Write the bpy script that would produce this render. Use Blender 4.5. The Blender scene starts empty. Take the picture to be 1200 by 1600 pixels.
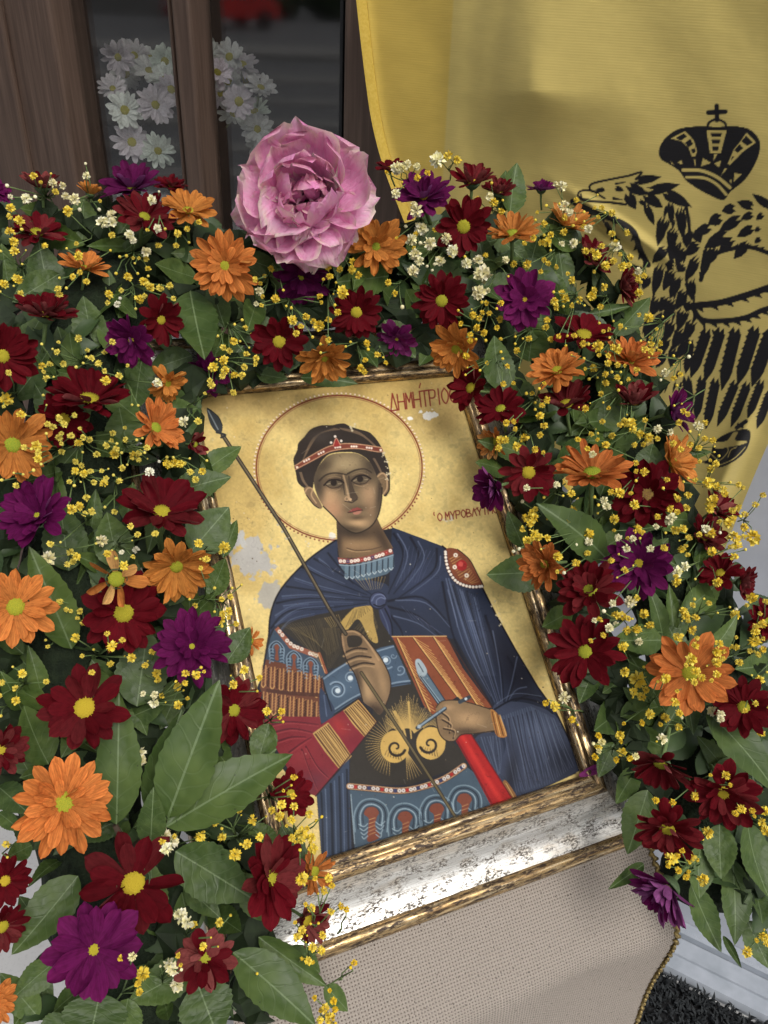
import bpy, bmesh, math, random
import numpy as np
from mathutils import Vector, Matrix

# ------------------------------------------------------------------ scene, camera, light
SC = bpy.context.scene
COL = SC.collection
RNG = random.Random(7)
NR = np.random.RandomState(11)

F = 1250.0                                  # focal length in photograph pixels (1200 x 1600)
CAM = np.array([0.0, 0.0, 1.45])
M3 = np.array([[0.99861783, 0.05255883, 0.0],
               [0.02885932, -0.54832705, 0.83576587],
               [0.04392688, -0.83461069, -0.54908598]])   # view (right, down, forward) -> world

cam_d = bpy.data.cameras.new('Camera')
cam_o = bpy.data.objects.new('Camera', cam_d)
COL.objects.link(cam_o)
cam_d.sensor_fit = 'VERTICAL'
cam_d.sensor_height = 24.0
cam_d.lens = 24.0 * F / 1600.0
cam_d.clip_start = 0.01
cam_d.clip_end = 500.0
_r, _u, _b = M3 @ np.array([1, 0, 0.]), M3 @ np.array([0, -1., 0]), M3 @ np.array([0, 0, -1.])
cam_o.matrix_world = Matrix(((_r[0], _u[0], _b[0], CAM[0]), (_r[1], _u[1], _b[1], CAM[1]),
                             (_r[2], _u[2], _b[2], CAM[2]), (0, 0, 0, 1)))
SC.camera = cam_o

SUN_EL, SUN_AZ = 54.0, 146.0                # degrees; azimuth clockwise from +Y
world = bpy.data.worlds.new('World')
SC.world = world
world.use_nodes = True
wn = world.node_tree.nodes
sky = wn.new('ShaderNodeTexSky')
sky.sky_type = 'NISHITA'
sky.sun_disc = False
sky.sun_elevation = math.radians(SUN_EL)
sky.sun_rotation = math.radians(SUN_AZ)
sky.air_density = 1.0
sky.dust_density = 4.0
sky.ozone_density = 1.0
wn['Background'].inputs['Strength'].default_value = 0.088
hs = wn.new('ShaderNodeHueSaturation')              # thin overcast: the sky's light is nearly white
hs.inputs['Saturation'].default_value = 0.30
world.node_tree.links.new(sky.outputs[0], hs.inputs['Color'])
world.node_tree.links.new(hs.outputs[0], wn['Background'].inputs['Color'])

sun_d = bpy.data.lights.new('Sun', 'SUN')
sun_d.energy = 1.35
sun_d.angle = math.radians(34)
sun_d.color = (1.0, 0.96, 0.9)
sun_o = bpy.data.objects.new('Sun', sun_d)
COL.objects.link(sun_o)
_e, _a = math.radians(SUN_EL), math.radians(SUN_AZ)
_dir = Vector((math.sin(_a) * math.cos(_e), math.cos(_a) * math.cos(_e), math.sin(_e)))
sun_o.rotation_euler = _dir.to_track_quat('Z', 'Y').to_euler()

SC.view_settings.view_transform = 'Standard'
SC.view_settings.look = 'None'
SC.view_settings.exposure = 0.40
SC.view_settings.gamma = 1.0
SC.view_settings.use_curve_mapping = False
SC.render.engine = 'CYCLES'
SC.cycles.max_bounces = 5
SC.cycles.diffuse_bounces = 3
SC.cycles.glossy_bounces = 3
SC.cycles.adaptive_threshold = 0.03
SC.cycles.transparent_max_bounces = 12
SC.cycles.use_denoising = True

# ------------------------------------------------------------------ geometry of the place
T0 = np.array([-0.17336252, 0.64242839, 1.13786693])       # icon panel, upper left inner corner
UA = np.array([0.90680671, 0.41831681, -0.0520829])        # along the icon's width
UB = np.array([0.35473965, -0.70933216, -0.60910399])      # down the icon
UA /= np.linalg.norm(UA)
NV = np.cross(UB, UA); NV /= np.linalg.norm(NV)
if NV[2] < 0: NV = -NV                                     # outward normal of the icon
UB = UB - UA * (UA @ UB); UB /= np.linalg.norm(UB)
PW, PH = 0.260, 0.396                                      # panel size in metres

WD = np.array([0.8926, -0.4509, 0.0]); WD /= np.linalg.norm(WD)   # along the house wall, to the right
WN = np.array([WD[1], -WD[0], 0.0])                               # out of the wall, to the viewer
if WN[1] > 0: WN = -WN
WP = np.array([0.603, 0.83, 0.0])

def ray(x, y):
    return M3 @ np.array([(x - 600.0) / F, (y - 800.0) / F, 1.0])
def hit(x, y, p, n):
    r = ray(x, y)
    return CAM + r * (((p - CAM) @ n) / (r @ n))
def P(x, y, h=0.0):                      # a point of the garland, h above the plane of the icon
    return hit(x, y, T0 + NV * h, NV)
def WL(x, y, off=0.0):                   # a point on the house wall, off in front of it
    return hit(x, y, WP + WN * off, WN)
def proj(p):
    c = M3.T @ (np.asarray(p) - CAM)
    return 600 + F * c[0] / c[2], 800 + F * c[1] / c[2], c[2]
def V(a): return Vector((float(a[0]), float(a[1]), float(a[2])))

# ------------------------------------------------------------------ object helpers
def tag(o, label=None, cat=None, group=None, kind=None):
    if label: o['label'] = label
    if cat: o['category'] = cat
    if group: o['group'] = group
    if kind: o['kind'] = kind
    return o
def link(name, data, parent=None, mat=None):
    o = bpy.data.objects.new(name, data)
    COL.objects.link(o)
    if parent is not None: o.parent = parent
    if mat is not None and data is not None and not data.materials: data.materials.append(mat)
    return o
def mesh(name, verts, faces, smooth=True, mat=None):
    me = bpy.data.meshes.new(name)
    me.from_pydata([tuple(map(float, v)) for v in verts], [], faces)
    me.polygons.foreach_set('use_smooth', [smooth] * len(me.polygons))
    if mat: me.materials.append(mat)
    me.update()
    return me
def empty(name, loc, mw=None):
    o = bpy.data.objects.new(name, None)
    o.empty_display_size = 0.02
    COL.objects.link(o)
    if mw is not None: o.matrix_world = mw
    else: o.location = V(loc)
    return o
def frame_mat(loc, z, s=1.0, spin=0.0, xh=None):
    z = Vector(z).normalized()
    x = Vector(xh) if xh is not None else Vector((0.3, 0.9, 0.31))
    x = (x - z * x.dot(z)).normalized()
    y = z.cross(x)
    m = Matrix(((x.x, y.x, z.x), (x.y, y.y, z.y), (x.z, y.z, z.z))) @ Matrix.Rotation(spin, 3, 'Z')
    m = m.to_4x4() @ Matrix.Scale(s, 4)
    m.translation = V(loc)
    return m
def box_mesh(name, o, ax, ay, az, mat, bev=0.0):
    """box from corner o along three edge vectors, bevelled"""
    bm = bmesh.new()
    vs = []
    for k in (0, 1):
        for j in (0, 1):
            for i in (0, 1):
                vs.append(bm.verts.new(V(o + ax * i + ay * j + az * k)))
    for f in ((0, 2, 3, 1), (4, 5, 7, 6), (0, 1, 5, 4), (2, 6, 7, 3), (0, 4, 6, 2), (1, 3, 7, 5)):
        bm.faces.new([vs[i] for i in f])
    bmesh.ops.recalc_face_normals(bm, faces=bm.faces)
    if bev: bmesh.ops.bevel(bm, geom=list(bm.edges), offset=bev, segments=2, affect='EDGES', profile=0.5)
    me = bpy.data.meshes.new(name)
    bm.to_mesh(me); bm.free()
    me.materials.append(mat)
    return me
def tube_data(paths, seg=5):
    """verts and faces of tapered tubes; paths = list of [(point, radius), ...]"""
    vs, fs = [], []
    for path in paths:
        n = len(path); b = len(vs)
        for i, (p, r) in enumerate(path):
            p = np.asarray(p, float)
            d = np.asarray(path[min(i + 1, n - 1)][0], float) - np.asarray(path[max(i - 1, 0)][0], float)
            d /= (np.linalg.norm(d) + 1e-9)
            a = np.cross(d, [0.31, 0.2, 0.93]); a /= (np.linalg.norm(a) + 1e-9)
            c = np.cross(d, a)
            for k in range(seg):
                t = 2 * math.pi * k / seg
                vs.append(p + (a * math.cos(t) + c * math.sin(t)) * r)
        for i in range(n - 1):
            for k in range(seg):
                fs.append((b + i * seg + k, b + i * seg + (k + 1) % seg, b + (i + 1) * seg + (k + 1) % seg, b + (i + 1) * seg + k))
        fs.append(tuple(b + k for k in range(seg))[::-1])
        fs.append(tuple(b + (n - 1) * seg + k for k in range(seg)))
    return vs, fs

# ------------------------------------------------------------------ materials
def srgb(r, g, b):
    f = lambda c: (c / 255 / 12.92) if c / 255 <= 0.04045 else ((c / 255 + 0.055) / 1.055) ** 2.4
    return (f(r), f(g), f(b), 1.0)
class Mat:
    def __init__(s, name, rough=0.6, spec=0.4, metal=0.0, base=None):
        s.m = bpy.data.materials.new(name)
        s.m.use_nodes = True
        s.t = s.m.node_tree
        s.b = s.t.nodes['Principled BSDF']
        s.b.inputs['Roughness'].default_value = rough
        s.b.inputs['Metallic'].default_value = metal
        s.b.inputs['Specular IOR Level'].default_value = spec
        if base: s.b.inputs['Base Color'].default_value = base
    def n(s, kind, **kw):
        nd = s.t.nodes.new('ShaderNode' + kind)
        for k, v in kw.items():
            if k.startswith('i_'):
                key = k[2:]
                nd.inputs[int(key) if key.isdigit() else key.replace('_', ' ')].default_value = v
            else: setattr(nd, k, v)
        return nd
    def l(s, a, b): s.t.links.new(a, b)
    def coord(s, which='Object', scale=(1, 1, 1)):
        tc = s.n('TexCoord'); mp = s.n('Mapping')
        mp.inputs['Scale'].default_value = scale
        s.l(tc.outputs[which], mp.inputs['Vector'])
        return mp.outputs['Vector']
    def noise(s, vec, scale, detail=3.0, rough=0.55):
        nd = s.n('TexNoise'); nd.inputs['Scale'].default_value = scale
        nd.inputs['Detail'].default_value = detail; nd.inputs['Roughness'].default_value = rough
        s.l(vec, nd.inputs['Vector'])
        return nd.outputs['Fac']
    def ramp(s, fac, stops):
        r = s.n('ValToRGB'); e = r.color_ramp.elements
        while len(e) > 1: e.remove(e[0])
        e[0].position, e[0].color = stops[0][0], stops[0][1]
        for p, c in stops[1:]:
            q = e.new(p); q.color = c
        s.l(fac, r.inputs['Fac'])
        return r.outputs['Color']
    def mix(s, fac, a, b, mode='MIX'):
        m = s.n('Mix', data_type='RGBA', blend_type=mode)
        for sock, v in ((m.inputs[0], fac), (m.inputs[6], a), (m.inputs[7], b)):
            if isinstance(v, (int, float)): sock.default_value = v
            elif isinstance(v, tuple): sock.default_value = v
            else: s.l(v, sock)
        return m.outputs[2]
    def math(s, op, a, b=0.0):
        m = s.n('Math', operation=op)
        for sock, v in ((m.inputs[0], a), (m.inputs[1], b)):
            if isinstance(v, (int, float)): sock.default_value = v
            else: s.l(v, sock)
        return m.outputs[0]
    def base(s, c): s.l(c, s.b.inputs['Base Color'])
    def bump(s, h, strength=0.3, dist=0.001):
        b = s.n('Bump'); b.inputs['Strength'].default_value = strength
        b.inputs['Distance'].default_value = dist
        s.l(h, b.inputs['Height']); s.l(b.outputs[0], s.b.inputs['Normal'])
    def rough(s, v): s.l(v, s.b.inputs['Roughness'])

def g(v): return (v, v, v, 1.0)

def mat_petal(name, back_mix, back_col, streak=0.45, tip=0.3):
    m = Mat(name, rough=0.72, spec=0.10)
    oi = m.n('ObjectInfo')
    v = m.coord('Object', (1.6, 30, 1))
    st = m.noise(v, 1.0, 2.0)
    v2 = m.coord('Object', (1, 1, 1))
    sx = m.n('SeparateXYZ'); m.l(v2, sx.inputs[0])
    c = m.mix(m.ramp(st, [(0.3, g(0.0)), (0.7, g(streak))]), oi.outputs['Color'],
              m.mix(1.0, oi.outputs['Color'], (0.55, 0.42, 0.42, 1), 'MULTIPLY'))
    tipf = m.ramp(m.math('MULTIPLY', sx.outputs['X'], m.math('ADD', 0.4, m.math('MULTIPLY', 4.0, m.math('ABSOLUTE', sx.outputs['Y'])))), [(0.3, g(0)), (1.0, g(tip))])
    c = m.mix(tipf, c, m.mix(1.0, c, (1.5, 1.45, 1.4, 1), 'MULTIPLY'))
    ge = m.n('NewGeometry')
    bk = m.mix(back_mix, c, back_col)
    mo = m.noise(m.coord('Object', (5, 9, 5)), 1.0, 3.0)          # bruises and uneven pigment
    col = m.mix(ge.outputs['Backfacing'], c, bk)
    col = m.mix(m.ramp(mo, [(0.50, g(0)), (0.72, g(0.55))]), col, m.mix(1.0, col, (0.50, 0.42, 0.42, 1), 'MULTIPLY'))
    m.base(col)
    tr = m.n('BsdfTranslucent'); m.l(col, tr.inputs['Color'])
    mx = m.n('MixShader'); mx.inputs[0].default_value = 0.25
    m.l(m.b.outputs[0], mx.inputs[1]); m.l(tr.outputs[0], mx.inputs[2])
    m.l(mx.outputs[0], m.t.nodes['Material Output'].inputs['Surface'])
    return m.m
M_PETAL = {'o': mat_petal('orange_petal', 0.35, (0.70, 0.38, 0.10, 1), 0.75, 0.8),
           'r': mat_petal('red_petal', 0.55, (0.30, 0.09, 0.085, 1), 0.6, 0.25),
           'p': mat_petal('purple_petal', 0.45, (0.36, 0.12, 0.34, 1), 0.6, 0.4),
           'w': mat_petal('white_petal', 0.1, (0.7, 0.7, 0.62, 1), 0.12)}

def mat_disc():
    m = Mat('flower_centre', rough=0.8, spec=0.15)
    oi = m.n('ObjectInfo')
    n = m.noise(m.coord('Object', (9, 9, 9)), 1.0, 2.0)
    m.base(m.mix(m.ramp(n, [(0.35, g(0)), (0.7, g(0.6))]), oi.outputs['Color'], (0.50, 0.40, 0.03, 1)))
    return m.m
M_DISC = mat_disc()

def mat_leaf():
    m = Mat('leaf_green', rough=0.42, spec=0.32)
    oi = m.n('ObjectInfo')
    v = m.coord('Object', (1, 1, 1))
    sx = m.n('SeparateXYZ'); m.l(v, sx.inputs[0])
    ay = m.math('ABSOLUTE', sx.outputs['Y'])
    rib = m.math('LESS_THAN', ay, 0.0075)
    # side veins run forward from the midrib
    ph = m.math('SUBTRACT', sx.outputs['X'], m.math('MULTIPLY', ay, 0.9))
    wv = m.math('SINE', m.math('ADD', m.math('MULTIPLY', ph, 46.0), m.math('MULTIPLY', m.noise(m.coord('Object', (4, 4, 4)), 1.0, 1.0), 9.0)))
    vein = m.ramp(wv, [(0.86, g(0)), (0.99, g(0.13))])
    n = m.noise(m.coord('Object', (2.5, 2.5, 2.5)), 1.6, 2.0)
    c = m.mix(m.ramp(n, [(0.3, g(0)), (0.75, g(1))]), (0.028, 0.055, 0.011, 1), (0.058, 0.094, 0.022, 1))
    c = m.mix(oi.outputs['Random'], c, m.mix(1.0, c, (1.7, 1.55, 1.5, 1), 'MULTIPLY'))
    c = m.mix(vein, c, (0.125, 0.165, 0.080, 1))
    c = m.mix(m.math('MULTIPLY', rib, 0.6), c, (0.17, 0.23, 0.11, 1))
    sp = m.noise(m.coord('Object', (14, 14, 14)), 1.5, 2.0)
    c = m.mix(m.ramp(sp, [(0.71, g(0)), (0.76, g(0.6))]), c, (0.02, 0.022, 0.012, 1))
    ge = m.n('NewGeometry')
    m.base(m.mix(ge.outputs['Backfacing'], c, m.mix(0.5, c, (0.10, 0.15, 0.09, 1))))
    m.bump(m.math('ADD', vein, m.math('MULTIPLY', n, 0.8)), 0.18, 0.02)
    m.rough(m.ramp(n, [(0.3, g(0.38)), (0.7, g(0.58))]))
    return m.m
M_LEAF = mat_leaf()

def mat_simple(name, c1, c2, scale, rough=0.7, spec=0.3, bump=0.2, dist=0.002, metal=0.0):
    m = Mat(name, rough=rough, spec=spec, metal=metal)
    n = m.noise(m.coord('Object'), scale, 4.0)
    m.base(m.mix(m.ramp(n, [(0.3, g(0)), (0.7, g(1))]), c1, c2))
    if bump: m.bump(n, bump, dist)
    return m.m
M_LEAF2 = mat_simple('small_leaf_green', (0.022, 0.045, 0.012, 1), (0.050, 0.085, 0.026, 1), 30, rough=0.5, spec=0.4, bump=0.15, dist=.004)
M_STEM = mat_simple('stem_green', (0.10, 0.16, 0.05, 1), (0.16, 0.22, 0.08, 1), 60)
M_TWIG = mat_simple('twig_brown', (0.05, 0.035, 0.022, 1), (0.09, 0.06, 0.04, 1), 60)
M_CALYX = mat_simple('calyx_green', (0.055, 0.095, 0.04, 1), (0.09, 0.13, 0.06, 1), 40)
M_COREDARK = mat_simple('garland_core', (0.006, 0.011, 0.005, 1), (0.016, 0.026, 0.011, 1), 120, rough=0.95, bump=0.8, dist=0.01)  # near-black green: darkness of the leaf gaps put into the core's colour
def mat_blossom(name, c1, c2):
    m = Mat(name, rough=0.75, spec=0.2)
    oi = m.n('ObjectInfo')
    n = m.noise(m.coord('Object', (1, 1, 1)), 1.8, 2.0)
    c = m.mix(m.ramp(n, [(0.35, g(0)), (0.65, g(1))]), c1, c2)
    m.base(m.mix(oi.outputs['Random'], c, m.mix(1.0, c, (0.85, 0.80, 0.72, 1), 'MULTIPLY')))
    return m.m
M_BLY = mat_blossom('yellow_blossom', (0.92, 0.66, 0.035, 1), (0.95, 0.84, 0.18, 1))
M_BLW = mat_blossom('cream_blossom', (0.93, 0.87, 0.42, 1), (0.96, 0.95, 0.80, 1))
# ------------------------------------------------------------------ painter: flat pictures as colour on dense sheets
def vnoise(h, w, cell, seed, octv=3):
    r = np.random.RandomState(seed); out = np.zeros((h, w)); amp = 1.0; tot = 0
    for o in range(octv):
        c = max(cell / 2 ** o, 1.5)
        gh, gw = int(h / c) + 3, int(w / c) + 3
        gr = r.rand(gh, gw)
        yy = np.arange(h) / c; xx = np.arange(w) / c
        y0 = yy.astype(int); x0 = xx.astype(int)
        fy = (yy - y0)[:, None]; fx = (xx - x0)[None, :]
        fy = fy * fy * (3 - 2 * fy); fx = fx * fx * (3 - 2 * fx)
        a = gr[y0][:, x0]; b = gr[y0][:, x0 + 1]; c_ = gr[y0 + 1][:, x0]; d = gr[y0 + 1][:, x0 + 1]
        out += amp * ((a * (1 - fx) + b * fx) * (1 - fy) + (c_ * (1 - fx) + d * fx) * fy)
        tot += amp; amp *= 0.5
    return out / tot
def sstep(x, a, b):
    t = np.clip((x - a) / (b - a), 0, 1); return t * t * (3 - 2 * t)
def catmull(p, closed=True, k=5):
    p = np.asarray(p, float); n = len(p)
    if n < 3: return p
    out = []
    rng = range(n) if closed else range(n - 1)
    for i in rng:
        if closed: a, b, c, d = p[(i - 1) % n], p[i], p[(i + 1) % n], p[(i + 2) % n]
        else: a, b, c, d = p[max(i - 1, 0)], p[i], p[i + 1], p[min(i + 2, n - 1)]
        for j in range(k):
            t = j / k
            out.append(0.5 * (2 * b + (c - a) * t + (2 * a - 5 * b + 4 * c - d) * t * t + (3 * b - a - 3 * c + d) * t ** 3))
    if not closed: out.append(p[-1])
    return np.array(out)
class Paint:
    def __init__(s, x0, y0, w, h, S, bg):
        s.x0, s.y0, s.S = x0, y0, S
        s.W, s.H = int(w * S), int(h * S)
        s.a = np.zeros((s.H, s.W, 3)) + np.array(bg, float)
    def c(s, pts): return (np.asarray(pts, float) - [s.x0, s.y0]) * s.S
    def put(s, bx, mask, col, alpha):
        x0, y0, x1, y1 = bx
        m = (mask * alpha)[..., None]
        r = s.a[y0:y1, x0:x1]
        s.a[y0:y1, x0:x1] = r * (1 - m) + np.array(col, float) * m
    def bb(s, q, pad):
        x0 = max(int(q[:, 0].min() - pad), 0); y0 = max(int(q[:, 1].min() - pad), 0)
        x1 = min(int(q[:, 0].max() + pad) + 2, s.W); y1 = min(int(q[:, 1].max() + pad) + 2, s.H)
        return (x0, y0, x1, y1) if x1 > x0 and y1 > y0 else None
    def pmask(s, pts, smooth):
        q = s.c(pts)
        if smooth: q = catmull(q)
        b = s.bb(q, 2)
        if b is None: return None, None
        acc = 0
        for dx, dy in ((0.25, 0.25), (0.75, 0.6)):
            X = np.arange(b[0], b[2]) + dx; Y = np.arange(b[1], b[3]) + dy
            ins = np.zeros((len(Y), len(X)), bool)
            n = len(q)
            for i in range(n):
                xa, ya = q[i]; xb, yb = q[(i + 1) % n]
                if ya == yb: continue
                rows = np.nonzero((ya > Y) != (yb > Y))[0]
                if len(rows) == 0: continue
                xi = xa + (Y[rows] - ya) * (xb - xa) / (yb - ya)
                ins[rows] ^= X[None, :] < xi[:, None]
            acc = acc + ins * 0.5
        return b, acc
    def poly(s, pts, col, alpha=1.0, smooth=True):
        b, m = s.pmask(pts, smooth)
        if b: s.put(b, m, col, alpha)
        return b, m
    def line(s, pts, w, col, alpha=1.0, w2=None, smooth=True, soft=0.5):
        q = s.c(pts)
        if smooth and len(q) > 2: q = catmull(q, False, 5)
        w2 = w if w2 is None else w2
        mx = max(w, w2) * s.S / 2 + 1.5 + soft
        b = s.bb(q, mx)
        if b is None: return
        X, Y = np.meshgrid(np.arange(b[0], b[2]) + .5, np.arange(b[1], b[3]) + .5)
        m = np.zeros_like(X); n = len(q) - 1
        for i in range(n):
            a, e = q[i], q[i + 1]
            x0 = max(int(min(a[0], e[0]) - mx) - b[0], 0); x1 = int(max(a[0], e[0]) + mx) + 2 - b[0]
            y0 = max(int(min(a[1], e[1]) - mx) - b[1], 0); y1 = int(max(a[1], e[1]) + mx) + 2 - b[1]
            xx, yy = X[y0:y1, x0:x1], Y[y0:y1, x0:x1]
            if xx.size == 0: continue
            d = e - a; L = d @ d + 1e-9
            t = np.clip(((xx - a[0]) * d[0] + (yy - a[1]) * d[1]) / L, 0, 1)
            ds = np.hypot(xx - a[0] - t * d[0], yy - a[1] - t * d[1])
            ww = (w + (w2 - w) * (i + t) / n) * s.S / 2
            m[y0:y1, x0:x1] = np.maximum(m[y0:y1, x0:x1], np.clip((ww - ds) / (2 * soft) + 0.5, 0, 1))
        s.put(b, m, col, alpha)
    def dot(s, p, r, col, alpha=1.0): s.line([p, (p[0] + .01, p[1])], 2 * r, col, alpha, smooth=False)
    def blob(s, p, rx, ry, col, alpha, ang=0.0, clip=None):
        q = s.c([p]); R = max(rx, ry) * 2.2 * s.S
        b = s.bb(q, R)
        if b is None: return
        X, Y = np.meshgrid(np.arange(b[0], b[2]) + .5 - q[0, 0], np.arange(b[1], b[3]) + .5 - q[0, 1])
        ca, sa = math.cos(ang), math.sin(ang)
        u = (X * ca + Y * sa) / (rx * s.S); v = (-X * sa + Y * ca) / (ry * s.S)
        m = np.exp(-(u * u + v * v))
        if clip is not None and clip[0] is not None:
            f = np.zeros((s.H, s.W)); cb = clip[0]; f[cb[1]:cb[3], cb[0]:cb[2]] = clip[1]
            m = m * f[b[1]:b[3], b[0]:b[2]]
        s.put(b, m, col, alpha)
    def sample(s, px, py):
        x = np.clip((px - s.x0) * s.S - .5, 0, s.W - 1.001); y = np.clip((py - s.y0) * s.S - .5, 0, s.H - 1.001)
        x0 = x.astype(int); y0 = y.astype(int); fx = (x - x0)[..., None]; fy = (y - y0)[..., None]
        x1 = np.minimum(x0 + 1, s.W - 1); y1 = np.minimum(y0 + 1, s.H - 1)
        return (s.a[y0, x0] * (1 - fx) + s.a[y0, x1] * fx) * (1 - fy) + (s.a[y1, x0] * (1 - fx) + s.a[y1, x1] * fx) * fy
def to_linear(a):
    a = np.clip(a / 255.0, 0, 1)
    return np.where(a <= 0.04045, a / 12.92, ((a + 0.055) / 1.055) ** 2.4)
def sheet(name, verts, rows, cols, cols_rgb, mat):
    """dense grid mesh with a colour per vertex"""
    me = bpy.data.meshes.new(name)
    nv = rows * cols; nf = (rows - 1) * (cols - 1)
    me.vertices.add(nv); me.vertices.foreach_set('co', np.asarray(verts, np.float32).ravel())
    i = np.arange(nv).reshape(rows, cols)
    q = np.stack([i[:-1, :-1], i[1:, :-1], i[1:, 1:], i[:-1, 1:]], -1).reshape(-1)
    me.loops.add(nf * 4); me.loops.foreach_set('vertex_index', q.astype(np.int32))
    me.polygons.add(nf); me.polygons.foreach_set('loop_start', np.arange(0, nf * 4, 4, dtype=np.int32))
    me.polygons.foreach_set('use_smooth', np.ones(nf, bool))
    me.update(calc_edges=True)
    ca = me.color_attributes.new('paint', 'FLOAT_COLOR', 'POINT')
    rgba = np.ones((nv, 4), np.float32); rgba[:, :3] = to_linear(cols_rgb.reshape(-1, 3))
    ca.data.foreach_set('color', rgba.ravel())
    me.materials.append(mat)
    return me

def cA(*p): return [(280 + x / 1.714286, 560 + y / 1.714286) for x, y in p]
def cB(*p): return [(440 + x / 4.61538, 630 + y / 4.61538) for x, y in p]
def cC(*p): return [(400 + x / 4.61538, 860 + y / 4.61538) for x, y in p]
def cD(*p): return [(640 + x / 4.285714, 860 + y / 4.285714) for x, y in p]
def cE(*p): return [(400 + x / 4.61538, 1080 + y / 4.61538) for x, y in p]
def cF(*p): return [(640 + x / 3.75, 1040 + y / 3.75) for x, y in p]

def fan(pt, n, a, b, w, col, alpha=1.0, jit=0.0, sd=0):
    """n strokes between two guide lines a (starts) and b (ends)"""
    r = random.Random(sd)
    a = np.asarray(a, float); b = np.asarray(b, float)
    def at(g_, t):
        u = t * (len(g_) - 1); i = min(int(u), len(g_) - 2); return g_[i] + (g_[i + 1] - g_[i]) * (u - i)
    for k in range(n):
        t = (k + 0.5) / n
        p, q = at(a, t), at(b, t)
        j = jit
        m = (p + q) / 2 + np.array([r.uniform(-j, j), r.uniform(-j, j)])
        pt.line([p, m, q], w * r.uniform(.7, 1.3), col, alpha * r.uniform(.7, 1), w2=w * .5)

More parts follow.
